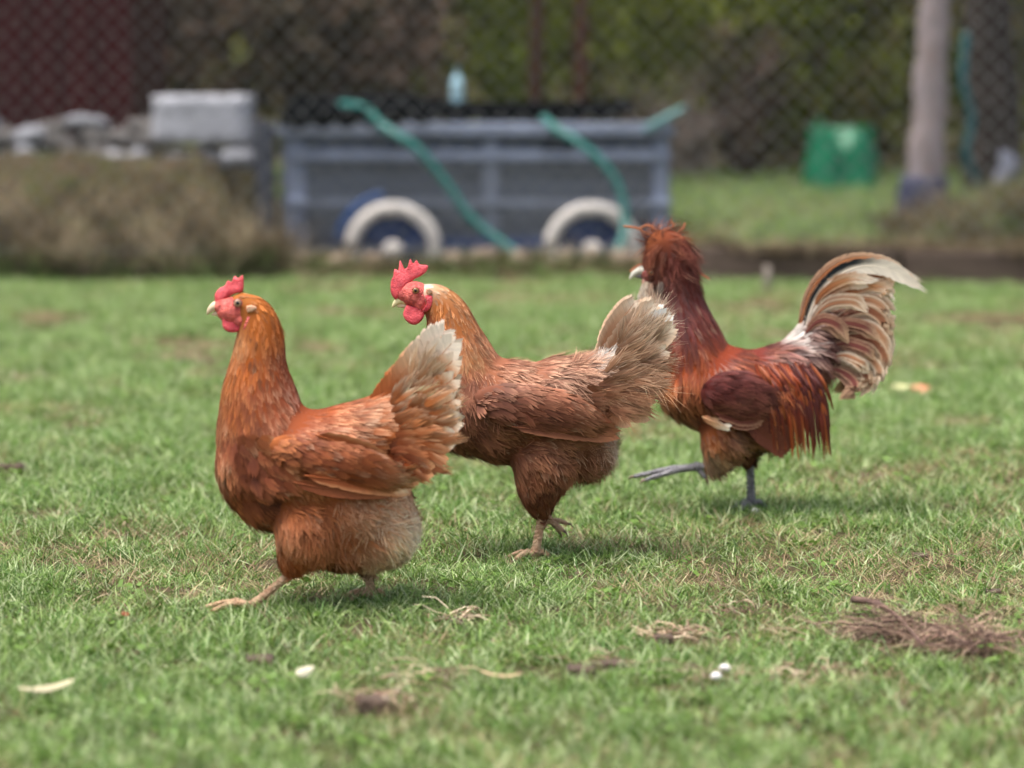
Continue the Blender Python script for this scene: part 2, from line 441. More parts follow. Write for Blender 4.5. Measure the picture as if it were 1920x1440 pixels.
# ------------------------------------------------------------------ plumage
def feather_cards(pos, nrm, dirv, L, Wd, c0, c1, S=9, lift=.16, curl=.14, barb=1.25, tj=.10, off=0., cj=.10, sj=0.04):
    """many contour feathers, each a fan of separate barbs; all arrays have one row per feather"""
    N = len(pos); T = np.array([0, .35, .7, 1.]); K = len(T)
    dirv = dirv - nrm * (dirv * nrm).sum(1, keepdims=True)
    dirv /= np.linalg.norm(dirv, axis=1, keepdims=True) + 1e-9
    B = np.cross(nrm, dirv)
    s = np.linspace(-1, 1, S)[None] + rng.normal(0, .5 / S, (N, S))
    ln = L[:, None] * (1 - .30 * s ** 2) * (1 + tj * rng.normal(0, 1, (N, S)))
    bend = rng.normal(0, sj, (N, S)) + rng.normal(0, sj, (N, 1))
    t = T[None, None]
    xx = s[..., None] * (Wd[:, None, None] / 2) * (.28 + .72 * np.sqrt(t)) * (1 - .22 * t ** 2) + bend[..., None] * L[:, None, None] * t ** 2
    yy = ln[..., None] * t
    lf = np.broadcast_to(np.asarray(lift, float), (N,))[:, None, None]
    zz = L[:, None, None] * (lf * t - curl * t * t) - (Wd[:, None, None] * .14) * s[..., None] ** 2 + off
    hw = (Wd / S / 2 * barb)[:, None, None] * np.array([.7, 1., .8, .12])[None, None]
    def w3(a): return a[..., None]
    base = pos[:, None, None]; Bv = B[:, None, None]; Dv = dirv[:, None, None]; Nv = nrm[:, None, None]
    cen = base + Bv * w3(xx) + Dv * w3(yy) + Nv * w3(zz)
    lo = cen - Bv * w3(hw); hi = cen + Bv * w3(hw)
    V = np.stack([lo, hi], 3).reshape(-1, 3)            # N,S,K,2,3
    k = np.clip(sstep(.45, 1.0, t + .35 * np.abs(s[..., None]) - .1), 0, 1)
    col = c0[:, None, None] * (1 - w3(k)) + c1[:, None, None] * w3(k)
    col = col * (1 + cj * rng.normal(0, 1, (N, S, 1, 1)))
    col = np.repeat(np.clip(col, .002, .95)[:, :, :, None], 2, 3).reshape(-1, 3)
    b = (np.arange(N * S) * K * 2)[:, None] + (np.arange(K - 1) * 2)[None]
    Qd = np.stack([b, b + 1, b + 3, b + 2], -1).reshape(-1, 4)
    return V, Qd, col
def cat_cards(lst):
    n = 0; V = []; Q = []; C = []
    for v, q, c in lst:
        V.append(v); Q.append(q + n); C.append(c); n += len(v)
    return np.concatenate(V), np.concatenate(Q), np.concatenate(C)
def big_feather(path, width, side, colf, nb=34, curve=.25, prof=None):
    """one long feather: shaft along path (n,3), barbs to both sides in the plane of 'side'; colf(u, v) -> rgb"""
    path = np.asarray(path, float); p = catmull(path, 40)
    T = np.gradient(p, axis=0); T /= np.linalg.norm(T, axis=1)[:, None] + 1e-12
    S0 = np.asarray(side, float); S0 = np.broadcast_to(S0, p.shape)
    Sd = S0 - T * (S0 * T).sum(1, keepdims=True); Sd /= np.linalg.norm(Sd, axis=1)[:, None] + 1e-12
    Nn = np.cross(T, Sd)
    Lt = np.linalg.norm(np.diff(p, axis=0), axis=1).sum()
    if prof is None: prof = lambda u: np.sin(np.pi * min(1, (.12 + .70 * u))) ** .6 * (1 if u < .8 else max(0, 1 - ((u - .8) / .2) ** 2) ** .5 * .75 + .25)
    V = []; Q = []; C = []
    at = lambda arr, u: arr[int(np.clip(u, 0, 1) * 39)] if True else 0
    def ip(arr, u):
        q = np.clip(u, 0, 1) * 39; i = int(min(q, 38)); f = q - i
        return arr[i] * (1 - f) + arr[i + 1] * f
    bw = Lt / nb * 1.1
    for sg in (-1, 1):
        split = np.clip(np.convolve(rng.random(nb) < .12, [.5, 1, .6], 'same'), 0, 1)
        for k in range(nb):
            u = .04 + .95 * (k + rng.random() * .3) / nb
            w = width * prof(u) * (1 + rng.normal(0, .02)) * (1 - .12 * split[k])
            j = 1 + rng.normal(0, .06); b = len(V)
            for q, v in enumerate((0, .5, 1.)):
                uu = u + v * .10 * (1 + .08 * rng.normal()) * (1 - .5 * max(0, u - .6))
                c = ip(p, uu) + sg * ip(Sd, uu) * w * v - ip(Nn, uu) * w * curve * v * v
                if uu > 1: c = c + T[-1] * (uu - 1) * Lt
                h = ip(T, uu) * bw * (1, 1., .8)[q]
                V += [c - h, c + h]
                cc = np.clip(np.asarray(colf(min(uu, 1.), sg * v)) * j, .002, .95); C += [cc, cc]
            Q += [[b, b + 1, b + 3, b + 2], [b + 2, b + 3, b + 5, b + 4]]
    tv, tf = tube(p[::3], np.linspace(.0011, .0003, len(p[::3])), 4, False)
    n = len(V); V = np.array(V); C = np.array(C)
    V = np.concatenate([V, tv]); Q = np.concatenate([np.array(Q), np.array(tf) + n])
    C = np.concatenate([C, np.array([colf(.5, 0.)] * len(tv)) * 1.1])
    return V, Q, C
def ramp(stops, edge=None, ev=.6):
    us = [s[0] for s in stops]; cs = np.array([lin(s[1]) for s in stops])
    ec = lin(edge) if edge is not None else None
    def f(u, v):
        c = np.array([np.interp(u, us, cs[:, k]) for k in range(3)])
        if ec is not None:
            k = float(sstep(ev - .15, ev + .25, abs(v))); c = c * (1 - k) + ec * k
        return c
    return f
def idw(px, seeds, pw=1.6):
    S = np.array([s[:2] for s in seeds], float)
    d2 = ((px[:, None] - S[None]) ** 2).sum(-1) + 60.
    W = 1 / d2 ** pw; return W / W.sum(1, keepdims=True)

class Bird:
    def __init__(self, name, D, foot, label, cat, group=None):
        self.D = D; self.s = mpp(D)
        o = P(foot[0], foot[1], D); self.org = np.array([o[0], D, 0.])
        self.org[2] = tz(self.org[0], D)
        self.root = empty(name, self.org, label, cat, group)
        self.shells = []
    def b(self, px, py, lat=0.):
        return P(px, py, self.D) + np.array([0, lat, 0]) - self.org
    def ell(self, px, py, rx, ry, ang=0, lat=0., rl=.05):
        """ellipsoid, image-plane radii in pixels, depth radius in metres, ang = image rotation (clockwise)"""
        a = R(-ang); c, s = math.cos(a), math.sin(a)
        Mx = np.array([[c, 0, -s], [0, 1, 0], [s, 0, c]])
        return sphere(self.b(px, py, lat), (rx * self.s, rl, ry * self.s), Mx)
    def chain(self, st, n=14, lat=0.):
        """run of overlapping ellipsoids through (px, py, r_px, r_lat)"""
        q = catmull(np.array([(a, b_, c, d_, e) for a, b_, c, d_, e in [(*s, lat) if len(s) == 4 else s for s in st]]), n)
        return [self.ell(a, b_, r, r, 0, lt, max(rl, .003)) for a, b_, r, rl, lt in q]
    def body(self, blobs, vox=.0055, smooth=14):
        v, f, _ = merge(blobs)
        me = new_mesh('body_raw', v, f)
        o = bpy.data.objects.new('body_raw', me); COL.objects.link(o)
        m = o.modifiers.new('r', 'REMESH'); m.mode = 'VOXEL'; m.voxel_size = vox
        m = o.modifiers.new('s', 'SMOOTH'); m.factor = .6; m.iterations = smooth
        dg = bpy.context.evaluated_depsgraph_get(); dg.update()
        ev = bpy.data.meshes.new_from_object(o.evaluated_get(dg))
        bpy.data.objects.remove(o); bpy.data.meshes.remove(me)
        n = len(ev.vertices); co = np.empty(n * 3, np.float32); ev.vertices.foreach_get('co', co); co = co.reshape(-1, 3)
        ev.calc_loop_triangles()
        tri = np.empty(len(ev.loop_triangles) * 3, np.int32); ev.loop_triangles.foreach_get('vertices', tri); tri = tri.reshape(-1, 3)
        nr = np.empty(n * 3, np.float32); ev.vertices.foreach_get('normal', nr); nr = nr.reshape(-1, 3)
        bpy.data.meshes.remove(ev)
        self.bv, self.bt, self.bn = co.astype(float), tri, nr.astype(float)
        return self
    def pix(self, p): return project(np.asarray(p) + self.org)
    def body_object(self, seeds):
        W = idw(self.pix(self.bv), seeds)
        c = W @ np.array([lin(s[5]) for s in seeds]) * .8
        o = link('body', new_mesh('body', self.bv, self.bt, c, mat=M_SKIN), self.root)
        return o
    def sample(self, n, mind, v=None, t=None, nr=None):
        v = self.bv if v is None else v; t = self.bt if t is None else t; nr = self.bn if nr is None else nr
        a, b_, c = v[t[:, 0]], v[t[:, 1]], v[t[:, 2]]
        ar = np.linalg.norm(np.cross(b_ - a, c - a), axis=1); pr = ar / ar.sum()
        k = rng.choice(len(t), n, p=pr); r1 = np.sqrt(rng.random(n))[:, None]; r2 = rng.random(n)[:, None]
        p = a[k] * (1 - r1) + b_[k] * r1 * (1 - r2) + c[k] * r1 * r2
        nn = nr[t[k, 0]] * (1 - r1) + nr[t[k, 1]] * r1 * (1 - r2) + nr[t[k, 2]] * r1 * r2
        nn /= np.linalg.norm(nn, axis=1, keepdims=True) + 1e-9
        cell = {}; keep = []
        ck = np.floor(p / mind).astype(int)
        for i in range(n):                                   # thin to a minimum spacing
            key = tuple(ck[i]); ok = True
            for dx in (-1, 0, 1):
                for dy in (-1, 0, 1):
                    for dz in (-1, 0, 1):
                        for j in cell.get((key[0] + dx, key[1] + dy, key[2] + dz), ()):
                            if ((p[i] - p[j]) ** 2).sum() < mind * mind: ok = False; break
                        if not ok: break
                    if not ok: break
                if not ok: break
            if ok: cell.setdefault(key, []).append(i); keep.append(i)
        keep = np.array(keep); return p[keep], nn[keep]
    def plumage(self, seeds, p, nn, S=9, lift=.16, curl=.14, skip=None, cj=.10, lj=.15, barb=1.25, tj=.10, off=.0, cv=.13, sj=.04, dj=9, pale=.10, pal=.45):
        """seeds: px, py, flow angle (image degrees, 90 = down), length mm, width mm, colour, tip colour"""
        q = self.pix(p)
        if skip is not None:
            k = ~skip(q, p); p, nn, q = p[k], nn[k], q[k]
        W = idw(q, seeds)
        an = np.array([R(s[2]) for s in seeds])
        dv = np.stack([W @ np.cos(an), np.zeros(len(p)), -(W @ np.sin(an))], -1)
        dv /= np.linalg.norm(dv, axis=1, keepdims=True) + 1e-9
        j = R(dj) * rng.normal(0, 1, len(p)); c, s_ = np.cos(j), np.sin(j)
        dv = np.stack([dv[:, 0] * c - dv[:, 2] * s_, dv[:, 1], dv[:, 0] * s_ + dv[:, 2] * c], -1)
        L = (W @ np.array([s[3] for s in seeds])) / 1000 * np.clip(1 + lj * rng.normal(0, 1, len(p)), .55, 1.6)
        Wd = (W @ np.array([s[4] for s in seeds])) / 1000 * (1 + .12 * rng.normal(0, 1, len(p)))
        c0 = W @ np.array([lin(s[5]) for s in seeds]); c1 = W @ np.array([lin(s[6]) for s in seeds])
        v = np.clip(1 + cv * rng.normal(0, 1, (len(p), 1)), .66, 1.7); c0 = c0 * v; c1 = c1 * v * (1 + .1 * rng.normal(0, 1, (len(p), 1)))
        mot = fbm(q[:, 0] / 26, q[:, 1] / 26 + p[:, 1] * 60, 2)[:, None]          # clumps of lighter and darker feathers
        c0 = c0 * (.50 + .50 * mot); c1 = c1 * (.66 + .46 * mot)
        pk = (rng.random((len(p), 1)) < pale) * rng.random((len(p), 1)) * pal
        c1 = c1 * (1 - pk) + (c1 * .4 + .55 * lin((240, 214, 184))) * pk * 1.
        return feather_cards(p, nn, dv, L, Wd, c0, c1, S, lift, curl, barb, tj, off, cj, sj)
    def cover(self, poly, lat, seeds, n, both=True, **kw):
        """overlapping cover feathers spread over a pixel polygon on each flank; lat(px, py) -> metres from the midline"""
        poly = np.array(poly, float); lo, hi = poly.min(0), poly.max(0); pts = []
        while len(pts) < n:
            q = lo + (hi - lo) * rng.random(2); c = False; j = len(poly) - 1
            for i in range(len(poly)):
                a, b_ = poly[i], poly[j]
                if (a[1] > q[1]) != (b_[1] > q[1]) and q[0] < (b_[0] - a[0]) * (q[1] - a[1]) / (b_[1] - a[1]) + a[0]: c = not c
                j = i
            if c: pts.append(q)
        out = []
        for sg in ((-1, 1) if both else (-1,)):
            p = np.array([self.b(a, b_, sg * (lat(a, b_) + .003 * rng.random())) for a, b_ in pts])
            nn = np.tile([0, float(sg), 0], (n, 1)) + rng.normal(0, .12, (n, 3)); nn /= np.linalg.norm(nn, axis=1, keepdims=True)
            out.append(self.plumage(seeds, p, nn, **kw))
        return cat_cards(out)
    def coat(self, name, cards, m=M_FEATHER, parent=None):
        o = link(name, new_mesh(name, *cards, mat=m, smooth=True), parent or self.root); o['kind'] = 'stuff'
        return o
    def feather(self, name, pts, w, colf, side=None, parent=None, nb=50, m=M_FEATHER, prof=None, curve=.25):
        path = np.array([self.b(*q) for q in pts])
        if side is None:
            t = path[-1] - path[0]; side = np.cross(t, (0, 1., 0))
        return link(name, new_mesh(name, *big_feather(path, w, side, colf, nb, curve, prof), mat=m), parent or self.root)
    def plate(self, name, outline, thick, m, lat=0., bulge=.5, parent=None, tilt=(0, 0)):
        """rounded fleshy plate cut to a pixel outline (comb, wattle, lobe)"""
        q = np.array(outline, float); c = q.mean(0); n = len(q)
        q = np.vstack([q, q[:1]]); q = catmull(q, n * 4)[:-1]; n = len(q)
        V = []; rings = [(1., 0.), (.93, .62), (.75, .95), (.4, 1.08)]
        f = []
        def ring(k, sgn):
            r, h = rings[k]
            return [self.b(*(c + (p - c) * r), lat + sgn * h * thick + tilt[0] * (p[0] - c[0]) * self.s + tilt[1] * (p[1] - c[1]) * self.s) for p in q]
        order = [(3, -1), (2, -1), (1, -1), (0, 1), (1, 1), (2, 1), (3, 1)]
        for k, sg in order: V += ring(k, sg)
        for a in range(len(order) - 1):
            for i in range(n):
                j = (i + 1) % n; f.append([a * n + i, a * n + j, (a + 1) * n + j, (a + 1) * n + i])
        m0 = len(V); V.append(self.b(*c, lat - 1.1 * thick)); V.append(self.b(*c, lat + 1.1 * thick))
        for i in range(n):
            j = (i + 1) % n
            f.append([m0, j, i]); f.append([m0 + 1, (len(order) - 1) * n + i, (len(order) - 1) * n + j])
        return link(name, new_mesh(name, V, f, mat=m), parent or self.root)
    def shape(self, name, parts, m, parent=None, col=None):
        v, f, _ = merge(parts); return link(name, new_mesh(name, v, f, mat=m), parent or self.root)
    def eye(self, px, py, r, lat, iris):
        """eye > iris and pupil discs; near and far side"""
        for sg in (-1, 1):
            c = self.b(px, py, sg * lat); e = link('eye', new_mesh('eye', *sphere(c, (r, r * .55, r)), mat=M_EYEW(iris)), self.root)
            link('pupil', new_mesh('pupil', *sphere(c + np.array([0, sg * r * .34, 0]), (r * .52, r * .3, r * .52)), mat=M_PUPIL), e)
            ang = np.linspace(0, 2 * np.pi, 21)
            ringp = np.stack([c[0] + r * 1.12 * np.cos(ang), np.full(21, c[1] + sg * r * .12), c[2] + r * .92 * np.sin(ang)], -1)
            link('eyelid', new_mesh('eyelid', *tube(ringp, r * .15, 6, False), mat=M_LID), e)
    def leg(self, top, heel, lat, toes, hind, m, r=.0058, lift_foot=None, claw=.009):
        """shank from a pixel to the foot; toes as pixel ends; foot rests on the ground unless lift_foot"""
        a = self.b(*top, lat); h = self.b(*heel, lat)
        if lift_foot is None: h[2] = .010 + tz(h[0] + self.org[0], h[1] + self.org[1]) - self.org[2]
        mid = (a + h) / 2
        pth = catmull([a, mid + np.array([.001, 0, 0]), h], 9)
        rr = np.array([1.25, 1.1, .95, .9, .9, .92, 1., 1.2, 1.3]) * r
        lg = link('leg', new_mesh('leg', *tube(pth, rr, 10), mat=m), self.root)
        # scutes: low rings down the front
        for k in range(7):
            t = (k + 1) / 8.5; c = pth[0] * (1 - t) + pth[-1] * t
            link('scute', new_mesh('scute', *sphere(c + np.array([-r * .32, 0, 0]), (r * .68, r * .80, .0052), nu=8, nv=6), mat=m), lg)
        for (e, el) in toes + [hind]:
            t = self.b(*e, el) if lift_foot is not None else None
            if t is None:
                t = self.b(*e, el); t[2] = .007 + tz(t[0] + self.org[0], t[1] + self.org[1]) - self.org[2]
            k = (h + t) / 2 + np.array([0, 0, .006 if lift_foot is None else .002])
            pp = catmull([h, k, t], 7)
            to = link('toe', new_mesh('toe', *tube(pp, np.array([1., .8, .66, .74, .6, .62, .45]) * r, 8), mat=m), lg)
            dd = (pp[-1] - pp[-2]); dd /= np.linalg.norm(dd)
            cp = np.array([pp[-1] - dd * .002, pp[-1] + dd * claw * .5 + np.array([0, 0, .0005]), pp[-1] + dd * claw + np.array([0, 0, -.003])])
            link('claw', new_mesh('claw', *tube(cp, np.array([.42, .3, .08]) * r, 6), mat=M_CLAW), lg)
        return lg
M_LID = mat('eyelid_skin', lin((156, 72, 66)), rough=.6, var=.2, scale=200)
_em = {}
def M_EYEW(c):
    if c not in _em: _em[c] = mat('eye_iris', lin(c), rough=.12, spec=.6)
    return _em[c]
M_PUPIL = mat('pupil_black', (.008, .007, .007), rough=.08, spec=.7)


# ================================================================== SETTING
M_STONE = mat('field_stone', lin((118, 116, 118)), rough=.9, var=.25, scale=16, bump=.8, bscale=40, randv=.25, var2=lin((120, 112, 106)))
M_PALE = mat('pale_stone', lin((168, 168, 176)), rough=.9, var=.16, scale=14, bump=.6, bscale=40, randv=.12)
def stone_mesh(seed):
    v, f = sphere((0, 0, 0), (1, 1, 1), nu=12, nv=8)
    r = np.random.default_rng(seed)
    v = np.sign(v) * np.abs(v) ** .72
    dv = r.normal(0, 1, (5, 3)); k = 1 + .14 * np.sin(v @ dv.T * 1.7 + r.random(5) * 6).sum(1) / 2
    return new_mesh('stone', v * k[:, None], f, mat=M_STONE)
STM = [stone_mesh(k) for k in range(6)]
def stone(c, r, parent=None, m=None, rz=None):
    me = STM[rng.integers(6)]
    if m is not None: me = me.copy(); me.materials[0] = m
    o = link('stone', me, parent); o.location = c; o.scale = r
    o.rotation_euler = (rng.normal(0, .12), rng.normal(0, .12), rng.random() * .6 - .3 if rz is None else rz)
    return o
# dry stone wall along the top of the left bank
wl = empty('stone_wall', (-1.9, 10.75, .30), 'low dry wall of grey field stones on the weedy bank', 'stone wall')
def inroot(root, p): return tuple(np.asarray(p) - np.asarray(root.location))
for row, (y0, hh) in enumerate(((300, 34), (262, 30), (236, 22))):
    px = -560
    while px < (500 if row == 0 else 288 if row == 1 else 270):
        wpx = 34 + 40 * rng.random()
        D = 10.72 + .06 * rng.random() + .04 * row
        c = P(px + wpx / 2, y0 + rng.normal(0, 5), D)
        if not (row == 2 and rng.random() < .35):
            stone(inroot(wl, c), (wpx * .54 * mpp(D), .10, hh * .62 * mpp(D)), wl, M_PALE if (row == 0 and px > 240) or rng.random() < .22 else None)
        px += wpx * .94
for (px, py, wh_) in ((495, 440, 'at the foot of the slate post'), (560, 492, 'below the left corner board of the coop'), (640, 494, 'just outside the left coop wheel'), (700, 498, 'under the left rim of the left coop wheel'), (850, 486, 'just past the left coop wheel'), (905, 486, 'midway between the coop wheels'), (975, 496, 'where the hose meets the ground'), (1060, 486, 'under the hub of the right coop wheel'), (1110, 498, 'inside the hose loop'), (1165, 490, 'under the right end of the hose loop'), (1215, 486, 'below the right end of the coop'), (480, 470, 'at the end of the weedy bank')):
    D = float(edge_y(px / 540. - 1.78)) + .22
    c = P(px, py, D)
    o = stone((c[0], c[1], tz(c[0], c[1]) + .012), (.035 + .02 * rng.random(), .03, .022 + .014 * rng.random()))
    o.data = o.data.copy(); o.data.materials[0] = mat('sandstone', lin((186, 164, 144)), rough=.9, var=.2, scale=18, bump=.6, bscale=50)
    tag(o, 'small beige stone ' + wh_, 'stone', 'stones along the soil edge')
# pale rough-hewn block
bb = P(375, 270, 10.70); bt = P(375, 180, 10.70)
v, f = box((0, 0, 0), (1, 1, 1))
import bmesh
def rough_block(name, size, seed, m, amp=.012, cuts=5):
    bm = bmesh.new(); bmesh.ops.create_cube(bm, size=1)
    bmesh.ops.subdivide_edges(bm, edges=bm.edges[:], cuts=cuts, use_grid_fill=True)
    r = np.random.default_rng(seed); ph = r.random((4, 3)) * 6
    for q in bm.verts:
        c = np.array(q.co) * size
        e = sum(np.sin(c * (14 + 9 * k) + ph[k]).sum() / (k + 1.5) for k in range(4))
        q.co = Vector(c * (1 + amp * e)) + Vector(r.normal(0, amp * .3, 3) * min(size))
    me = bpy.data.meshes.new(name); bm.to_mesh(me); bm.free(); me.materials.append(m)
    me.polygons.foreach_set('use_smooth', np.ones(len(me.polygons), bool)); return me
hgt = bt[2] - bb[2]
o = link('stone_block', rough_block('stone_block', (.365, .24, hgt), 3, M_PALE, .030)); o.location = (bb[0], 10.78, bb[2] + hgt / 2)
tag(o, 'large pale rough-hewn block sitting on the end of the stone wall', 'stone block')

# red shed behind the bank
M_RED = mat('red_paint', lin((70, 12, 14)), rough=.8, var=.2, scale=8, stretch=(3, 3, .4), bump=.3, bscale=30)
sh = empty('shed', (-2.3, 13.0, .1), 'dark red board shed behind the stone wall', 'shed')
right = P(243, 150, 13.0)[0]; n = 0
x = right
while x > right - 2.6:
    wd_ = .15
    v, f = box((x - wd_ / 2 + 2.3, 0, 1.05), (wd_ - .010, .03, 2.2))
    bevel(link('board', new_mesh('board', v, f, smooth=False, mat=M_RED), sh), .004); x -= wd_
v, f = box((right - 1.3 + 2.3, .80, 1.05), (2.58, 1.5, 2.16)); link('wall', new_mesh('wall', v, f, smooth=False, mat=mat('shed_inner', lin((70, 30, 28)), rough=.9)), sh)
v, f = box((right - 1.3 + 2.3, .70, 2.24), (2.95, 2.1, .06)); link('roof', new_mesh('roof', v, f, smooth=False, mat=mat('roof_felt', lin((52, 50, 52)), rough=.95, bump=.4)), sh)
v, f = box((right - .02 + 2.3, -.03, 1.05), (.07, .025, 2.2)); link('corner_trim', new_mesh('corner_trim', v, f, smooth=False, mat=M_RED), sh)

# ------------------------------------------------------------------ wheeled coop
DC = 10.60; ms = mpp(DC)
M_GREY = mat('weathered_board', lin((102, 109, 126)), rough=.9, spec=.15, var=.4, scale=7, stretch=(.6, 3, 6), bump=.5, bscale=40, randv=.16)
M_GREYB = mat('weathered_batten', lin((146, 154, 176)), rough=.85, var=.2, scale=9, bump=.4, bscale=40, randv=.12)
M_DARKM = mat('black_sheet', lin((14, 15, 18)), rough=1., spec=.03, var=.3, scale=6, bump=.3, bscale=20)
M_NAVY = mat('navy_paint', lin((44, 62, 104)), rough=.6, var=.2, scale=10)
M_TYRE = mat('white_rubber', lin((214, 206, 200)), rough=.75, var=.14, scale=18, bump=.3, bscale=50)
M_WIRE = mat('galvanised_wire', lin((140, 142, 142)), rough=.5, metal=.3, spec=.4)
co0 = P(890, 470, DC); ct = empty('chicken_coop', (co0[0], DC, tz(co0[0], DC)), 'blue-grey wheeled wooden coop with white-tyred wheels behind the fence', 'chicken coop')
CO = np.array(ct.location)
def cp(px, py, dy=0.): return P(px, py, DC) + np.array([0, dy, 0]) - CO
def cbox(name, x0, x1, y0, y1, dy, th, m, parent=ct, bv=.005):
    a = cp(x0, y1, dy); b_ = cp(x1, y0, dy)
    v, f = box((0, 0, 0), (b_[0] - a[0], th, b_[2] - a[2]))
    o = link(name, new_mesh(name, v, f, smooth=False, mat=m), parent); o.location = ((a[0] + b_[0]) / 2, dy, (a[2] + b_[2]) / 2)
    if bv: bevel(o, bv)
    return o
ys_ = [244, 288, 330, 372, 414, 468]
for k in range(5): cbox('plank', 532, 1254, ys_[k] + 1.2, ys_[k + 1] - 1.2, .0 + .004 * rng.random(), .022, M_GREY)
for k in range(5): cbox('plank', 532, 1254, ys_[k] + 1.2, ys_[k + 1] - 1.2, .60, .022, M_GREY)
for xx in (534, 1252):                                                # end walls
    for k in range(5):
        a = cp(xx, ys_[k + 1] - 1.2); b_ = cp(xx, ys_[k] + 1.2)
        v, f = box((0, 0, 0), (.022, .575, b_[2] - a[2]))
        o = link('plank', new_mesh('plank', v, f, smooth=False, mat=M_GREY), ct); o.location = (a[0], .30, (a[2] + b_[2]) / 2); bevel(o, .004)
for (x0, x1) in ((540, 574), (905, 937), (1222, 1252)): cbox('batten', x0, x1, 262, 468, -.026, .026, M_GREYB)
cbox('rail', 540, 1256, 282, 300, -.050, .02, M_GREYB); cbox('rail', 540, 1256, 372, 386, -.050, .02, M_GREYB)
cbox('top_rail', 520, 1262, 230, 252, -.055, .045, M_GREYB)
cbox('chassis_beam', 640, 1200, 446, 468, -.075, .035, M_NAVY)
cbox('vent_opening', 742, 784, 268, 300, -.0135, .008, M_DARKM, bv=.002); cbox('vent_opening', 1018, 1076, 270, 304, -.0135, .008, M_DARKM, bv=.002)
# fine wire netting stapled over the front
V = []; Fq = []; n = 0
x0_, x1_, z0_, z1_ = cp(576, 0)[0], cp(1220, 0)[0], cp(0, 440)[2], cp(0, 304)[2]
def clipline(a, b_):
    return a, b_
parts = []
Hh = z1_ - z0_; st = .020
for sgn in (1, -1):
    c = x0_ - Hh
    while c < x1_ + Hh:
        a = np.array([c, z0_]); b_ = np.array([c + sgn * Hh, z1_])
        t0, t1 = 0., 1.; dx = b_[0] - a[0]
        lo, hi = sorted(((x0_ - a[0]) / dx, (x1_ - a[0]) / dx)); t0 = max(t0, lo); t1 = min(t1, hi)
        if t1 > t0:
            p0 = a + (b_ - a) * t0; p1 = a + (b_ - a) * t1
            v, f = tube([(p0[0], -.064, p0[1]), (p1[0], -.064, p1[1])], .0011, 3, False); parts.append((v, f))
        c += st
v, f, _ = merge(parts); link('netting', new_mesh('netting', v, f, mat=M_WIRE), ct)['kind'] = 'stuff'
# sagging black sheet lid
def sheet(name, corners, nu_, nv_, zf, th, m, parent):
    V = []
    for j in range(nv_ + 1):
        for i_ in range(nu_ + 1):
            u, v_ = i_ / nu_, j / nv_
            p = (np.array(corners[0]) * (1 - u) + np.array(corners[1]) * u) * (1 - v_) + (np.array(corners[3]) * (1 - u) + np.array(corners[2]) * u) * v_
            V.append(p + np.array([0, 0, zf(u, v_)]))
    W_ = nu_ + 1
    f = [[j * W_ + i_, j * W_ + i_ + 1, (j + 1) * W_ + i_ + 1, (j + 1) * W_ + i_] for j in range(nv_) for i_ in range(nu_)]
    o = link(name, new_mesh(name, V, f, mat=m), parent)
    s_ = o.modifiers.new('solid', 'SOLIDIFY'); s_.thickness = th; return o
a = cp(526, 224, -.04); b_ = cp(1195, 222, -.04); c_ = cp(1195, 226, .68); d_ = cp(526, 226, .68)
ld = sheet('lid', [a, b_, c_, d_], 40, 10, lambda u, v_: .012 + .075 * v_ * (1 - .35 * u) + .012 * math.sin(u * 60) * (1 - .4 * v_) + .02 * math.sin(u * 7), .012, M_DARKM, ct)
sk = sheet('lid_skirt', [cp(528, 214, -.105), cp(820, 222, -.105), cp(820, 228, -.10), cp(528, 240, -.10)], 40, 2, lambda u, v_: .008 * math.sin(u * 40), .008, M_DARKM, ct)
cbox('lid_board', 528, 1168, 190, 222, .25, .04, M_DARKM)
# wheels
for cx in (740, 1108):
    c = cp(cx, 466, -.13)
    wh = link('wheel', new_mesh('wheel', *tube([c + np.array([0, .018, 0]), c + np.array([0, .03, 0])], .135, 28), smooth=False, mat=M_NAVY), ct)
    ang = np.linspace(0, 2 * np.pi, 41)
    ring_ = np.stack([c[0] + .152 * np.cos(ang), np.full(41, c[1]), c[2] + .152 * np.sin(ang)], -1)
    link('tyre', new_mesh('tyre', *tube(ring_, .027, 10, False), mat=M_TYRE), wh)
    link('hub', new_mesh('hub', *tube([c + np.array([0, -.055, 0]), c + np.array([0, -.02, 0]), c + np.array([0, .03, 0])], [.034, .038, .038], 16), mat=M_TYRE), wh)
    for k in range(6):
        t = k * math.pi / 3 + .3; e = c + np.array([.13 * math.cos(t), .0, .13 * math.sin(t)])
        link('spoke', new_mesh('spoke', *tube([c, e], .010, 6), mat=M_NAVY), wh)
    ag = np.linspace(R(100), R(175), 10)
    if cx == 740:
        fn = np.stack([c[0] + .205 * np.cos(ag), np.full(10, c[1] + .03), c[2] + .205 * np.sin(ag)], -1)
        link('mudguard', new_mesh('mudguard', *tube(fn, .016, 6), mat=mat('blue_paint', lin((40, 74, 128)), rough=.5)), ct)
link('axle', new_mesh('axle', *tube([cp(740, 466, -.12), cp(740, 466, .62)], .012, 8), mat=M_NAVY), ct)
link('axle', new_mesh('axle', *tube([cp(1108, 466, -.12), cp(1108, 466, .62)], .012, 8), mat=M_NAVY), ct)
for cx in (740, 1108):
    c = cp(cx, 466, .70); ang = np.linspace(0, 2 * np.pi, 33)
    wh = link('wheel', new_mesh('wheel', *tube([c + np.array([0, -.006, 0]), c + np.array([0, .006, 0])], .135, 24), smooth=False, mat=M_NAVY), ct)
    link('tyre', new_mesh('tyre', *tube(np.stack([c[0] + .152 * np.cos(ang), np.full(33, c[1]), c[2] + .152 * np.sin(ang)], -1), .027, 8, False), mat=M_TYRE), wh)
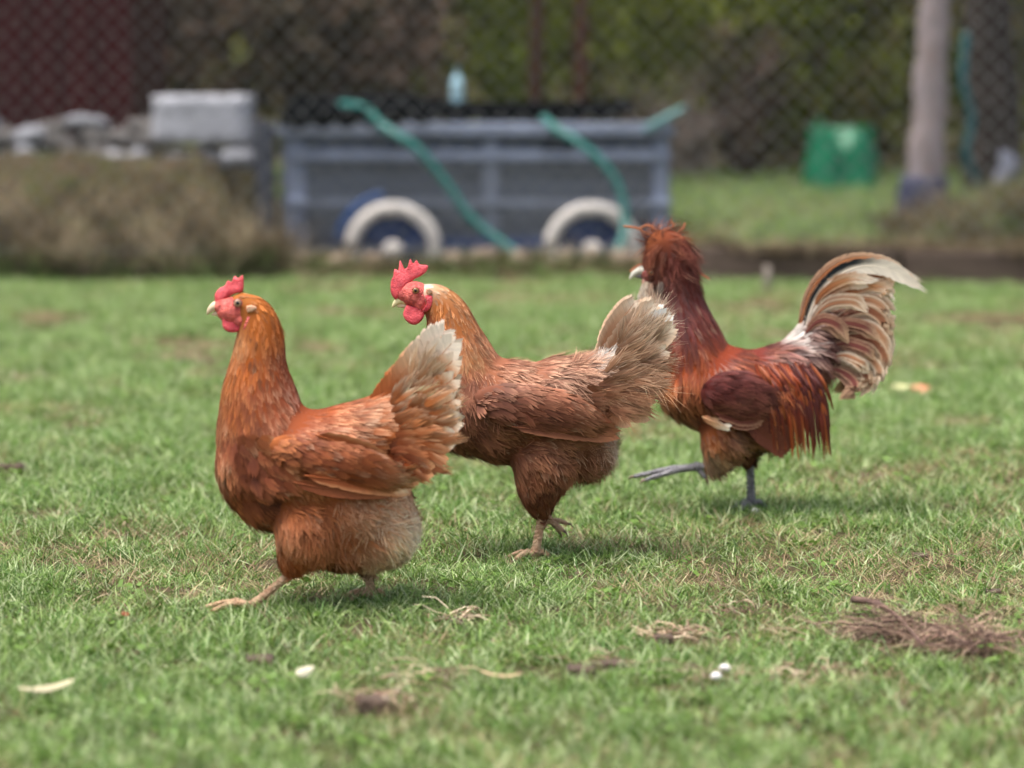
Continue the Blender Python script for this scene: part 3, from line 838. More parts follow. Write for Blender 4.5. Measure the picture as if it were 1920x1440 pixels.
# teal flap, bottle, post beside the coop
a = P(1205, 236, DC - .02); b_ = P(1285, 208, DC - .02)
V, Fq = box((0, 0, 0), (.165, .16, .022)); V[:, 2] += .02 * np.sin(V[:, 0] * 9)
o = link('plastic_offcut', new_mesh('plastic_offcut', V, Fq, smooth=False, mat=mat('teal_plastic', lin((96, 140, 142)), rough=.5, var=.15, scale=12)))
o.location = ((a[0] + b_[0]) / 2, DC - .02, (a[2] + b_[2]) / 2 - .002); o.rotation_euler = (0, R(-19), 0); bevel(o, .006)
tag(o, 'teal plastic offcut tilted up on the end of the coop rail', 'plastic offcut')
c = P(858, 190, DC + .3); bz = c[2] - .05
prof = [(0.0, .0), (.021, .0), (.023, .01), (.023, .075), (.018, .092), (.009, .105), (.009, .118), (0, .118)]
V = []; Fq = []
for r_, z_ in prof:
    for k in range(14): V.append((r_ * math.cos(k * math.pi / 7), r_ * math.sin(k * math.pi / 7), z_))
for i_ in range(len(prof) - 1):
    for k in range(14): Fq.append([i_ * 14 + k, i_ * 14 + (k + 1) % 14, (i_ + 1) * 14 + (k + 1) % 14, (i_ + 1) * 14 + k])
bo = link('bottle', new_mesh('bottle', V, Fq, mat=mat('pale_blue_plastic', lin((168, 204, 218)), rough=.35, var=.05))); bo.location = (c[0], DC + .25, P(858, 188, DC + .25)[2] - .012)
tag(bo, 'pale blue plastic bottle standing on the black coop lid', 'bottle')
link('cap', new_mesh('cap', *tube([(0, 0, .116), (0, 0, .132)], .011, 12), mat=mat('teal_cap', lin((70, 120, 130)), rough=.5)), bo)
def post(px, y0, y1, D, wpx, m, label, nm='post'):
    a = P(px, y1, D); b_ = P(px, y0, D); w_ = wpx * mpp(D)
    V, Fq = box((0, 0, (b_[2] - a[2]) / 2 - .1), (w_, w_, b_[2] - a[2] + .2))
    o = link(nm, new_mesh(nm, V, Fq, smooth=False, mat=m)); o.location = a; bevel(o, .006)
    tag(o, label, 'post'); return o
post(498, 226, 470, 10.45, 34, mat('slate_post', lin((66, 68, 78)), rough=.9, var=.3, scale=12, bump=.5), 'slate-grey square post between the stone block and the coop')
# hose looped over the coop
hp = [(640, 196, .16), (684, 204, .02), (722, 240, -.14), (778, 275, -.19), (830, 335, -.19), (880, 405, -.20), (940, 455, -.24), (1000, 492, -.30), (1060, 506, -.34), (1120, 498, -.34), (1158, 470, -.30), (1172, 420, -.22), (1164, 360, -.19), (1135, 312, -.18), (1085, 268, -.16), (1040, 240, -.10), (1020, 222, .02)]
hpt = [P(a, b_, DC + d_) for a, b_, d_ in hp]
hpt = [np.array([q[0], q[1], max(q[2], tz(q[0], q[1]) + .018)]) for q in hpt]
o = link('hose', new_mesh('hose', *tube(catmull(hpt, 90), .0155, 10), mat=mat('green_hose', lin((52, 118, 112)), rough=.4, var=.12, scale=10)))
tag(o, 'dark teal-green hose looped down over the coop side', 'hose')

# ------------------------------------------------------------------ chain-link fence
fe = empty('chain_link_fence', (0, 9.93, .08), 'galvanised chain-link fence between the lawn and the coop', 'fence')
pw = .075; rows = 27; parts = []
def fy(x): return float(edge_y(x)) + .20 - 9.93
xx = -4.2; k = 0
while xx < 4.2:
    zig = []
    for r_ in range(rows * 2 + 1):
        x = xx + (pw / 2 if (r_ + k) % 2 else 0) - .0; zig.append((x, fy(x) + (.002 if (r_ % 2) else -.002), max(-.01, 0) + r_ * pw / 2 + max(0, .0)))
    v, f = tube(zig, .0018, 4, False); parts.append((v, f)); xx += pw / 2; k += 1
v, f, _ = merge(parts); link('wire_mesh', new_mesh('wire_mesh', v, f, mat=M_WIRE), fe)['kind'] = 'stuff'
for zz in (.02, 1.96):
    link('line_wire', new_mesh('line_wire', *tube([(x, fy(x), zz) for x in np.linspace(-4.2, 4.2, 40)], .002, 4), mat=M_WIRE), fe)
for x in (-2.9, 2.6):
    link('fence_post', new_mesh('fence_post', *tube([(x, fy(x) + .03, -.3), (x, fy(x) + .03, 2.05)], .024, 10), mat=M_WIRE), fe)

# ------------------------------------------------------------------ timber edging, stake
M_TIM = mat('old_timber', lin((88, 74, 66)), rough=.95, var=.3, scale=8, stretch=(.4, 2, 3), bump=.8, bscale=40)
segs = [(.62, 1.28), (1.285, 2.1), (2.105, 4.2)]
for k, (x0, x1) in enumerate(segs):
    xm = (x0 + x1) / 2; yy0, yy1 = float(edge_y(x0)), float(edge_y(x1))
    L_ = math.hypot(x1 - x0, yy1 - yy0)
    o = link('timber_edging', rough_block('timber_edging', (L_, .10, .13), 20 + k, M_TIM, .006, 7))
    o.location = (xm, (yy0 + yy1) / 2 + .06, tz(xm, (yy0 + yy1) / 2) + .050); o.rotation_euler = (0, 0, math.atan2(yy1 - yy0, x1 - x0))
    tag(o, ['weathered timber sleeper edging the lawn, next to the coop', 'weathered timber sleeper edging the lawn, before the pale tree', 'weathered timber sleeper edging the lawn, at the weedy right bank'][k], 'timber edging')
a = G(1437, 552); o = link('stake', new_mesh('stake', *tube([(0, 0, -.05), (.002, 0, .04), (0, 0, .09)], [.012, .012, .010], 8), mat=mat('pale_wood', lin((128, 118, 110)), rough=.9))); o.location = (a[0], a[1] - .02, tz(a[0], a[1] - .02))
tag(o, 'short pale stake stuck before the timber edging', 'stake')

# ------------------------------------------------------------------ trees and bushes
M_LEAF = mat('leaf', attr='Col', rough=.6, spec=.3)
M_BARK = mat('bark', lin((110, 96, 84)), rough=.95, var=.3, scale=14, stretch=(2, 2, .4), bump=.8, bscale=30)
def leaves(n, cen, rad, size, cols, clump=40, seed=0, flat=.0):
    r = np.random.default_rng(seed)
    cc = r.normal(0, 1, (clump, 3)); cc /= np.linalg.norm(cc, axis=1, keepdims=True); cc *= (r.random((clump, 1)) ** .45)
    k = r.integers(clump, size=n)
    p = cc[k] + r.normal(0, .17, (n, 3)); p = np.asarray(cen) + p * np.asarray(rad)
    cl = np.asarray(cols)[r.integers(len(cols), size=clump)][k] * (.75 + .5 * r.random((clump, 1)))[k] * (.75 + .5 * r.random((n, 1)))
    a = r.normal(0, 1, (n, 3)); a /= np.linalg.norm(a, axis=1, keepdims=True)
    b_ = np.cross(a, r.normal(0, 1, (n, 3))); b_ /= np.linalg.norm(b_, axis=1, keepdims=True)
    s_ = size * (.6 + .8 * r.random((n, 1)))
    V = np.stack([p - a * s_, p + b_ * s_ * .45, p + a * s_, p - b_ * s_ * .45], 1).reshape(-1, 3)
    Q = np.arange(n * 4).reshape(-1, 4); return V, Q, np.repeat(cl, 4, 0)
def branches(n, base, top, spread, r0, seed, sub=3):
    r = np.random.default_rng(seed); parts = []
    for k in range(n):
        a = np.asarray(base) + r.normal(0, .05, 3) * [1, 1, 0]; t = np.asarray(base) + np.array([r.normal(0, spread), r.normal(0, spread * .6), top * (.6 + .5 * r.random())])
        m_ = (a + t) / 2 + r.normal(0, .08, 3); pth = catmull([a, m_, t], 8); parts.append(tube(pth, np.linspace(r0, r0 * .25, 8), 6))
        for j in range(sub):
            s_ = pth[2 + r.integers(5)]; e = s_ + np.array([r.normal(0, .3), r.normal(0, .3), .15 + .35 * r.random()])
            parts.append(tube(catmull([s_, (s_ + e) / 2 + r.normal(0, .03, 3), e], 5), np.linspace(r0 * .4, r0 * .1, 5), 5))
    v, f, _ = merge(parts); return v, f
OL = [lin(c) * 1.5 for c in ((112, 118, 52), (136, 138, 66), (96, 104, 48), (150, 146, 84), (120, 108, 72))]
OLB = [lin(c) * 1.5 for c in ((126, 136, 50), (150, 158, 66), (104, 116, 46))]
BRN = [lin(c) * 1.25 for c in ((112, 92, 80), (92, 76, 66), (84, 74, 58), (124, 104, 88), (74, 66, 58))]
GRY = [lin(c) * 1.5 for c in ((108, 106, 84), (92, 92, 70), (124, 116, 100), (88, 94, 62))]
BU = [(-3.9, 15.2, 1.0, 1.9, BRN, 'brown twiggy bush behind the red shed'), (-2.0, 16.4, 1.0, 1.9, BRN, 'brown leafless bush above the stone block'), (-1.05, 15.6, .75, 1.6, BRN, 'russet-brown bush above the left end of the coop'), (-.35, 17.6, .85, 1.9, OLB, 'yellow-green bush above the coop lid, before the thin grey stems'),
      (.6, 18.3, .9, 2.0, OL, 'olive bush behind the reddish saplings'), (1.45, 17.8, .8, 1.8, OLB, 'yellow-olive bush to the right of the reddish saplings'), (2.15, 18.0, .75, 1.8, OL, 'olive bush rising over the dark shrub stems'), (2.9, 18.4, .85, 2.0, OL, 'dense olive bush behind the green sack'), (3.5, 17.2, .8, 2.0, GRY, 'grey-green bush beside the pale tree trunk'),
      (4.6, 17.0, .9, 2.0, GRY, 'grey-green bush behind the dark tree'), (-5.6, 16.5, 1.2, 2.2, OL, 'olive bush past the far end of the shed'), (6.2, 17.5, 1.1, 2.2, OL, 'olive bush beyond the dark tree')]
for k, (x, y, rx, hh, cols, lab) in enumerate(BU):
    z0 = tz(x, y); o = empty('bush', (x, y, z0), lab, 'bush', 'bushes of the back hedge')
    link('stems', new_mesh('stems', *branches(9, (0, 0, 0), hh * .9, rx * .45, .018, 100 + k), mat=M_BARK), o)
    link('crown', new_mesh('crown', *leaves(5200, (0, 0, hh * .56), (rx, .55, hh * .52), .042, cols, 60, 200 + k), mat=M_LEAF), o)
# distant wood closing the view
parts = [leaves(5200, (x, 22.5 + (k % 2) * 1.2, 2.6), (1.9, .9, 2.7), .11, OL if 2 < k < 8 else GRY + BRN, 70, 300 + k) for k, x in enumerate(np.linspace(-12, 12, 11))]
V, Q, C = cat_cards(parts)
o = link('woodland', new_mesh('woodland', V, Q, C, mat=M_LEAF)); tag(o, 'olive and brown woodland closing the view', 'woodland', kind='stuff')
def sapling(px, px2, D, wpx, m, lab, hgt=3.2, nm='sapling'):
    yb = 330; a = P(px, 200, D); z0 = tz(a[0], D); lean = (P(px2, 80, D)[0] - P(px, 200, D)[0]) / (P(px, 80, D)[2] - P(px, 200, D)[2])
    xb = a[0] - lean * (a[2] - z0); r_ = wpx * mpp(D) / 2
    o = empty(nm, (xb, D, z0), lab, 'tree')
    pth = catmull([(0, 0, -.05), (lean * hgt * .3 + .01, 0, hgt * .3), (lean * hgt * .6 - .01, .02, hgt * .6), (lean * hgt, 0, hgt)], 14)
    link('trunk', new_mesh('trunk', *tube(pth, np.linspace(r_ * 1.15, r_ * .5, 14), 10), mat=m), o)
    parts = []
    for k in range(7):
        s_ = pth[8 + rng.integers(5)]; e = s_ + np.array([rng.normal(0, .5), rng.normal(0, .4), .4 + .4 * rng.random()])
        parts.append(tube(catmull([s_, (s_ + e) / 2 + rng.normal(0, .04, 3), e], 6), np.linspace(r_ * .4, r_ * .1, 6), 6))
    v, f, _ = merge(parts); link('branches', new_mesh('branches', v, f, mat=m), o)
    link('crown', new_mesh('crown', *leaves(1600, (lean * hgt, 0, hgt + .35), (.9, .8, .55), .04, OL, 40, int(px)), mat=M_LEAF), o)
    return o
M_RBARK = mat('red_bark', lin((84, 56, 46)), rough=.9, var=.25, scale=14, bump=.5)
sapling(735, 737, 16.0, 22, mat('grey_bark', lin((128, 118, 106)), rough=.9, var=.2, scale=14), 'thin grey-brown sapling above the coop lid, next to the brown bush')
sapling(814, 812, 16.3, 20, mat('tan_bark', lin((142, 126, 112)), rough=.9, var=.2, scale=14), 'thin tan sapling above the coop, left of the bottle')
sapling(1000, 1003, 15.6, 28, M_RBARK, 'dark reddish sapling above the coop, right of the bottle')
sapling(1086, 1086, 15.8, 24, mat('rust_bark', lin((100, 62, 52)), rough=.9, var=.25, scale=14), 'rusty-red sapling above the right half of the coop')
# tall trees added out of view: their crowns shade the coop and the bank
for (x, y, cx, cy, rx, ry, lab) in ((-5.2, 14.6, 1.6, -1.2, 3.4, 3.2, 'added unseen tree beside the shed, its crown shading the bank'), (.9, 20.6, -.4, -2.6, 3.6, 3.4, 'added unseen tree in the hedge, its crown shading the coop'), (5.6, 15.4, -1.7, -.8, 3.2, 3.4, 'added unseen tree past the dark trunk, its crown shading the grass')):
    z0 = tz(x, y); o = empty('tree', (x, y, z0), lab, 'tree')
    pth = catmull([(0, 0, -.1), (.02, 0, 1.2), (cx * .3, cy * .3, 2.6), (cx * .7, cy * .7, 3.8)], 16)
    link('trunk', new_mesh('trunk', *tube(pth, np.linspace(.19, .07, 16), 12), mat=M_BARK), o); parts = []
    for k in range(16):
        s_ = pth[8 + rng.integers(7)]; e = np.array([cx + rng.normal(0, rx * .45), cy + rng.normal(0, ry * .45), 3.2 + 1.0 * rng.random()])
        parts.append(tube(catmull([s_, (s_ + e) / 2 + rng.normal(0, .12, 3), e], 8), np.linspace(.06, .012, 8), 6))
    v, f, _ = merge(parts); link('branches', new_mesh('branches', v, f, mat=M_BARK), o)
    link('crown', new_mesh('crown', *leaves(6000, (cx, cy, 3.7), (rx, ry, .8), .085, OL, 120, int(abs(x) * 100)), mat=M_LEAF), o)
# shrub stems and pale dead stalks beside the coop
for (px, lab, cols, cnt, sp) in ((1400, 'clump of dark brown shrub stems between the coop and the green sack', (92, 74, 66), 16, .16), (1290, 'clump of pale dead stalks beside the coop end', (178, 160, 152), 14, .09)):
    c = G(px, 338, .1); o = empty('shrub', (c[0], c[1], tz(c[0], c[1])), lab, 'shrub')
    link('stems', new_mesh('stems', *branches(cnt, (0, 0, 0), .75 if px == 1400 else .42, sp, .016, px), mat=mat('shrub_bark', lin(cols), rough=.9, var=.2)), o)
    link('crown', new_mesh('crown', *leaves(700, (0, 0, .55 if px == 1400 else .25), (.3, .25, .35) if px == 1400 else (.16, .15, .2), .03, BRN if px == 1400 else [lin((176, 160, 150)), lin((150, 134, 124))], 24, px), mat=M_LEAF), o)
# pale leaning tree and dark tree with rope
def big_tree(name, lab, base, top_px, wb, m, D, hgt=4.2, wrap=None):
    a = P(*base, D); z0 = tz(a[0], D); t = P(top_px[0], top_px[1], D)
    lean = (t[0] - a[0]) / (t[2] - a[2]); r_ = wb * mpp(D) / 2
    o = empty(name, (a[0], D, z0), lab, 'tree')
    pth = catmull([(0, 0, -.1), (lean * .3 + .012, 0, .3), (lean * .8, 0, .8), (lean * 2, .03, 2), (lean * hgt * .9, 0, hgt)], 26)
    rr = np.interp(np.linspace(0, 1, 26), [0, .06, .15, 1], [r_ * 1.3, r_ * 1.05, r_, r_ * .5])
    v, f = tube(pth, rr, 16); v = v * (1 + .0) + .006 * np.sin(v[:, [2, 2, 0]] * 23 + v[:, [0, 1, 1]] * 40)
    link('trunk', new_mesh('trunk', v, f, mat=m), o)
    parts = []
    for k in range(12):
        s_ = pth[16 + rng.integers(9)]; e = s_ + np.array([rng.normal(0, 1.), rng.normal(0, 1.), .5 + .7 * rng.random()])
        parts.append(tube(catmull([s_, (s_ + e) / 2 + rng.normal(0, .08, 3), e], 7), np.linspace(r_ * .45, r_ * .08, 7), 7))
    v, f, _ = merge(parts); link('branches', new_mesh('branches', v, f, mat=m), o)
    link('crown', new_mesh('crown', *leaves(3200, (lean * hgt, 0, hgt + .8), (1.5, 1.4, .9), .05, OL, 60, int(base[0])), mat=M_LEAF), o)
    return o, pth, rr
tr, pth, rr = big_tree('tree', 'pale pinkish-grey leaning tree trunk with a dark blue wrap at its foot', (1722, 430), (1748, 80), 72, mat('pale_bark', lin((168, 154, 156)), rough=.95, var=.3, scale=9, stretch=(2, 2, .6), bump=.8, bscale=24, var2=lin((128, 114, 112))), 11.1)
zz = np.linspace(.0, .16, 6); wp = np.stack([np.interp(zz, pth[:, 2], pth[:, 0]), np.zeros(6), zz], -1)
link('foot_wrap', new_mesh('foot_wrap', *tube(wp, [.108, .104, .100, .097, .093, .09], 16), mat=mat('navy_wrap', lin((58, 60, 84)), rough=.8, var=.2, scale=12)), tr)
tr2, pth2, rr2 = big_tree('tree', 'dark broad tree trunk hung with a teal strap behind the weeds', (1858, 440), (1850, 80), 110, mat('dark_bark', lin((62, 54, 50)), rough=.95, var=.3, scale=8, stretch=(2, 2, .5), bump=1., bscale=20), 11.8)
sp = [P(1812, 60, 11.66), P(1806, 150, 11.62), P(1822, 220, 11.62), P(1812, 290, 11.62), P(1832, 340, 11.64), P(1846, 380, 11.66)]
o = link('strap', new_mesh('strap', *tube(catmull(sp, 30), .016, 6), mat=mat('teal_strap', lin((36, 92, 98)), rough=.6))); tag(o, 'dark teal strap hanging beside the dark tree trunk', 'strap')
# green sack
c = G(1575, 362, .1); sk_ = empty('sack', (c[0], c[1], tz(c[0], c[1])), 'emerald green plastic sack slumped on the grass before the hedge', 'sack')
ss = mpp(c[1]); nu_, nv_ = 28, 16; V = []
for j in range(nv_ + 1):
    v_ = j / nv_
    for i_ in range(nu_):
        a = 2 * math.pi * i_ / nu_
        rx = (64 - 6 * v_ + 5 * math.sin(5 * v_)) * ss; ry = (40 - 22 * v_) * ss * (1 - .55 * math.exp(-((math.cos(a) - .15) / .3) ** 2))
        top = (122 - 46 * math.exp(-((math.cos(a) - .15) / .32) ** 2)) * ss
        fold = 1 + .12 * math.sin(a * 7 + 3 * v_) * (.4 + v_)
        V.append((math.cos(a) * rx * fold, math.sin(a) * ry * fold, v_ * top))
Fq = [[j * nu_ + i_, j * nu_ + (i_ + 1) % nu_, (j + 1) * nu_ + (i_ + 1) % nu_, (j + 1) * nu_ + i_] for j in range(nv_) for i_ in range(nu_)]
Fq.append([nv_ * nu_ + i_ for i_ in range(nu_)])
link('bag', new_mesh('bag', V, Fq, mat=mat('green_plastic', lin((10, 118, 82)), rough=.35, var=.3, scale=9, bump=.6, bscale=18)), sk_)
link('tie', new_mesh('tie', *tube([(-.10, 0, .27), (-.12, -.02, .33), (-.105, 0, .37)], .012, 6), mat=mat('green_tie', lin((12, 110, 76)), rough=.5)), sk_)
# white rag by the dark tree
c = P(1898, 330, 11.5); V, Fq, = sphere((0, 0, 0), (.045, .03, .10)); V[:, 0] += .018 * np.sin(V[:, 2] * 40); 
o = link('rag', new_mesh('rag', V, Fq, mat=mat('white_cloth', lin((140, 142, 158)), rough=.9, bump=.4))); o.location = (c[0], 11.66, c[2]); tag(o, 'white rag hanging on the dark tree trunk', 'rag')
# ================================================================== HEN 1: rufous hen with cream tail
h1 = Bird('hen', 3.68, (590, 1143), 'rufous orange-brown hen with a cream-tipped tail, long front shank stepping out', 'hen', None)
E, Ch = h1.ell, h1.chain
blobs = [E(488, 862, 86, 112, 0, 0, .072), E(505, 930, 82, 62, 25, 0, .066), E(600, 875, 140, 108, 8, 0, .084), E(655, 945, 118, 105, 0, 0, .082), E(700, 985, 84, 82, 0, 0, .072), E(640, 1010, 90, 60, 0, 0, .07)]
blobs += Ch([(452, 575, 30, .0165), (478, 590, 36, .020), (488, 630, 46, .027), (484, 690, 56, .036), (486, 750, 74, .050), (492, 810, 88, .064)], 22)
blobs += Ch([(620, 850, 86, .075), (700, 815, 72, .055), (760, 790, 66, .036), (795, 770, 50, .018)], 14)
blobs += Ch([(690, 800, 48, .035), (745, 748, 36, .022), (785, 690, 26, .012)], 10)
for sg in (-1, 1):
    blobs += [E(580, 985, 62, 66, 0, sg * .052, .036)] if sg < 0 else [E(650, 990, 62, 60, 0, sg * .05, .034)]
blobs += Ch([(580, 985, 62, .036, -.050), (556, 1035, 34, .022, -.048), (545, 1060, 16, .011, -.047)], 8)
blobs += Ch([(655, 990, 60, .034, .045), (672, 1050, 30, .02, .042), (686, 1080, 12, .009, .04)], 8)
h1.body(blobs)
c_gold = (172, 94, 42); c_ruf = (160, 82, 42); c_dk = (118, 58, 36); c_crm = (238, 220, 198); c_buf = (206, 146, 104)
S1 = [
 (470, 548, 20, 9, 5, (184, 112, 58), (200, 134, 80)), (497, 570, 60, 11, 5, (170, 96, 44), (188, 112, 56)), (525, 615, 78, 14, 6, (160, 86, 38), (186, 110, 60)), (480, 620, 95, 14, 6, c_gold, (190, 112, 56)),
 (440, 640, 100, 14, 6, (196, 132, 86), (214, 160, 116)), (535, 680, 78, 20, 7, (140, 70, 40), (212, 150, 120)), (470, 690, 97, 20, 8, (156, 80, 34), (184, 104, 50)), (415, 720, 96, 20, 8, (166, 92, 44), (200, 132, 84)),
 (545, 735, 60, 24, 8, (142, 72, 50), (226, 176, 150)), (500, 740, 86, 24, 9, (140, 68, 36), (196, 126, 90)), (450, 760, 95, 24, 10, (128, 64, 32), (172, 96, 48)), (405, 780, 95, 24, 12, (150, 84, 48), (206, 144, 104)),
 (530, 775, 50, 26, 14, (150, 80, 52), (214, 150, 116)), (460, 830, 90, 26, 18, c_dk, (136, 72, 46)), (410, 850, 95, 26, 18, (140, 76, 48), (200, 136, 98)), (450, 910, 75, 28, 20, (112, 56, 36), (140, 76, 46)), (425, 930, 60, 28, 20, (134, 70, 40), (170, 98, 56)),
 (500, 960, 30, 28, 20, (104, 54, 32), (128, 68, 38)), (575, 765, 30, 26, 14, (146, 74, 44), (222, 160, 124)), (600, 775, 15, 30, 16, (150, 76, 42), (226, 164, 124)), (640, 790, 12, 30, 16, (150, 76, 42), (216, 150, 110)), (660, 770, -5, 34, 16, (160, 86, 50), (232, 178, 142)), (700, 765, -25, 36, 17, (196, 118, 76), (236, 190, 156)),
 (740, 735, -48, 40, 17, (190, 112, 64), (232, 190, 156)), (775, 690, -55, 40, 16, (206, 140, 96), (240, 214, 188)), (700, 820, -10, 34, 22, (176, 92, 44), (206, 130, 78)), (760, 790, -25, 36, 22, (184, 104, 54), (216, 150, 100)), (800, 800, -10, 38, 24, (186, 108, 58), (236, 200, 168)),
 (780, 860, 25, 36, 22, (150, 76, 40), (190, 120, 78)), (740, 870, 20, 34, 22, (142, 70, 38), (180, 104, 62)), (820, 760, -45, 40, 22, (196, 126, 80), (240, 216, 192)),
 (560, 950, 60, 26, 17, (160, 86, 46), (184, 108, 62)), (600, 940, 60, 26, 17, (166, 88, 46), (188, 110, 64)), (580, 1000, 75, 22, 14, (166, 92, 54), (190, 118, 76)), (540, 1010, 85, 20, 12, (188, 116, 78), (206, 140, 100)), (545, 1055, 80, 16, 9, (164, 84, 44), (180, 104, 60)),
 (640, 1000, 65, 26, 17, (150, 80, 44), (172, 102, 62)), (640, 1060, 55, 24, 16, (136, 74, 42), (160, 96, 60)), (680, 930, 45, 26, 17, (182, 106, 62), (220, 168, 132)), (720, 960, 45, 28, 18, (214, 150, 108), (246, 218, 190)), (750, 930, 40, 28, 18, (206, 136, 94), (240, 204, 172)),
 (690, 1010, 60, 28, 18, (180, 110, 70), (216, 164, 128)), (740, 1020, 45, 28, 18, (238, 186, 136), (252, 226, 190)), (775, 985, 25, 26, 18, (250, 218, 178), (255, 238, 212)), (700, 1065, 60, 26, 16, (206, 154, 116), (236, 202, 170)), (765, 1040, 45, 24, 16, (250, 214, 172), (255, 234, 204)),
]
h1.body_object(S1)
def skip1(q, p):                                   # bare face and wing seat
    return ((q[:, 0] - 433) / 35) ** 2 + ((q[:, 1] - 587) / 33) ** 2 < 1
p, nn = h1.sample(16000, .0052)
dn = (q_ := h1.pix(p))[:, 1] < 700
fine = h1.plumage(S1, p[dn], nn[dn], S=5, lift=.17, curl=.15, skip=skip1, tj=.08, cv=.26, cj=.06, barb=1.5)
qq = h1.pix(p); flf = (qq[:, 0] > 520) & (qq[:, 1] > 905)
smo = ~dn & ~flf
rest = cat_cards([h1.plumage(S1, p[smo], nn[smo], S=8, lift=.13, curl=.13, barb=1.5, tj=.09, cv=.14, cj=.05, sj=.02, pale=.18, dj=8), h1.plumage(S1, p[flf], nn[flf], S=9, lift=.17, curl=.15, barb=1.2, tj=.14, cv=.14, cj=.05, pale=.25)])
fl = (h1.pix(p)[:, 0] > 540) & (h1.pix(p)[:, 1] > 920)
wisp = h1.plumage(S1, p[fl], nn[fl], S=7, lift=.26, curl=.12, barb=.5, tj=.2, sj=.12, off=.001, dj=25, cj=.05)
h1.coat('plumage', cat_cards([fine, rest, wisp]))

def wing(B, cen, rx, ry, ang, lat, rl, seeds, flights, n, mind, S=9, far=True, m=M_FEATHER, **kw):
    """folded wing on each flank: skin, coverts, long flight feathers"""
    for sg in ((-1, 1) if far else (-1,)):
        v, f = B.ell(cen[0], cen[1], rx, ry, ang, sg * lat, rl)
        W = idw(B.pix(v), seeds)
        wg = link('wing', new_mesh('wing', v, f, W @ np.array([lin(s[5]) for s in seeds]) * .8, mat=M_SKIN), B.root)
        tri = []
        for q in f: tri += [[q[0], q[k], q[k + 1]] for k in range(1, len(q) - 1)]
        c0 = B.b(cen[0], cen[1], sg * lat); nr = (v - c0) / np.array([rx * B.s, rl, ry * B.s]) ** 2
        nr /= np.linalg.norm(nr, axis=1, keepdims=True)
        p, nn = B.sample(n, mind, v, np.array(tri), nr)
        k = (p[:, 1] - c0[1]) * sg > -.3 * rl; p, nn = p[k], nn[k]
        nn2 = nn + np.array([0, sg * .6, 0]); nn2 /= np.linalg.norm(nn2, axis=1, keepdims=True)
        cards = B.plumage(seeds, p, nn2, S=S, **kw)
        B.coat('wing_coverts', cards, m, wg)
        for (pts, w_, cf) in flights:
            B.feather('flight_feather', [(a, b_, sg * l) for a, b_, l in pts], w_, cf, parent=wg, nb=40, curve=.12 * sg)
WS1 = [(520, 810, 25, 20, 14, (176, 100, 56), (196, 120, 70)), (560, 830, 25, 22, 15, (128, 64, 40), (156, 86, 52)), (600, 800, 20, 24, 15, (168, 92, 54), (204, 132, 90)), (650, 820, 28, 26, 15, (156, 82, 48), (196, 124, 86)),
       (600, 860, 18, 26, 17, (138, 68, 38), (160, 86, 48)), (540, 870, 25, 22, 16, (140, 72, 40), (176, 104, 62)), (660, 870, 16, 30, 17, (134, 66, 34), (160, 88, 48)), (710, 870, 22, 32, 16, (148, 78, 44), (190, 122, 84)), (745, 885, 25, 30, 14, (176, 108, 68), (226, 180, 142)), (600, 895, 8, 26, 15, (122, 60, 34), (146, 80, 48))]
fc1 = ramp([(0, (140, 70, 38)), (.6, (150, 80, 44)), (.85, (196, 132, 92)), (1, (232, 196, 160))], (196, 132, 90), .85)
fl1 = [([(600, 800, .088), (680, 828, .084), (745, 872, .072)], .014, fc1), ([(600, 825, .094), (690, 850, .086), (762, 886, .070)], .015, fc1), ([(590, 850, .097), (690, 872, .089), (768, 894, .072)], .014, fc1),
       ([(580, 872, .098), (680, 888, .090), (764, 902, .074)], .012, fc1), ([(560, 885, .096), (640, 900, .092), (735, 906, .079)], .010, ramp([(0, (120, 60, 34)), (1, (150, 86, 54))]))]
WS1 = [(*q[:5], tuple(np.array(q[5]) * .93), tuple(np.array(q[6]) * .95)) for q in WS1]
wing(h1, (632, 852), 128, 42, 15, .078, .020, WS1, fl1, 2600, .006, S=8, lift=.10, curl=.10, tj=.05, barb=1.6, cj=.05, sj=.02)
# breast feathers lying over the front of the wing
S1b = [(500, 825, 40, 26, 15, (166, 92, 52), (206, 140, 96)), (545, 868, 42, 26, 15, (150, 80, 46), (210, 146, 100)), (470, 860, 70, 26, 18, (116, 58, 38), (136, 72, 46)), (515, 895, 35, 26, 18, (120, 60, 36), (150, 84, 52))]
h1.coat('breast_feathers', h1.cover([(455, 800), (500, 805), (548, 858), (545, 890), (490, 905), (455, 860)], lambda x, y: .081 + .00012 * (x - 500), S1b, 150, S=8, lift=.08, curl=.09, dj=7, lj=.1, tj=.05, barb=1.6, cj=.05, sj=.02))
# tail: fan of cream-tipped feathers, both sides
tf = ramp([(0, (176, 96, 52)), (.35, (190, 116, 70)), (.6, (216, 172, 134)), (.78, (232, 208, 184)), (1, (238, 222, 204))])
tf2 = ramp([(0, (160, 84, 44)), (.66, (176, 98, 54)), (.86, (196, 128, 84)), (.96, (226, 190, 158)), (1, (238, 214, 190))])
tf3 = ramp([(0, (150, 76, 40)), (.8, (166, 88, 48)), (1, (206, 146, 104))])
tips = [((690, 775), (768, 700), (834, 622), .024, tf), ((700, 785), (785, 708), (848, 640), .022, tf), ((705, 790), (795, 722), (850, 672), .019, tf2), ((705, 800), (795, 748), (850, 706), .018, tf2), ((705, 808), (800, 770), (852, 742), .017, tf2),
        ((705, 820), (800, 795), (858, 780), .018, tf2), ((705, 832), (795, 822), (848, 812), .018, tf2), ((705, 842), (785, 845), (836, 842), .017, tf3), ((700, 850), (770, 866), (810, 872), .016, tf3), ((690, 856), (750, 876), (785, 886), .015, tf3)]
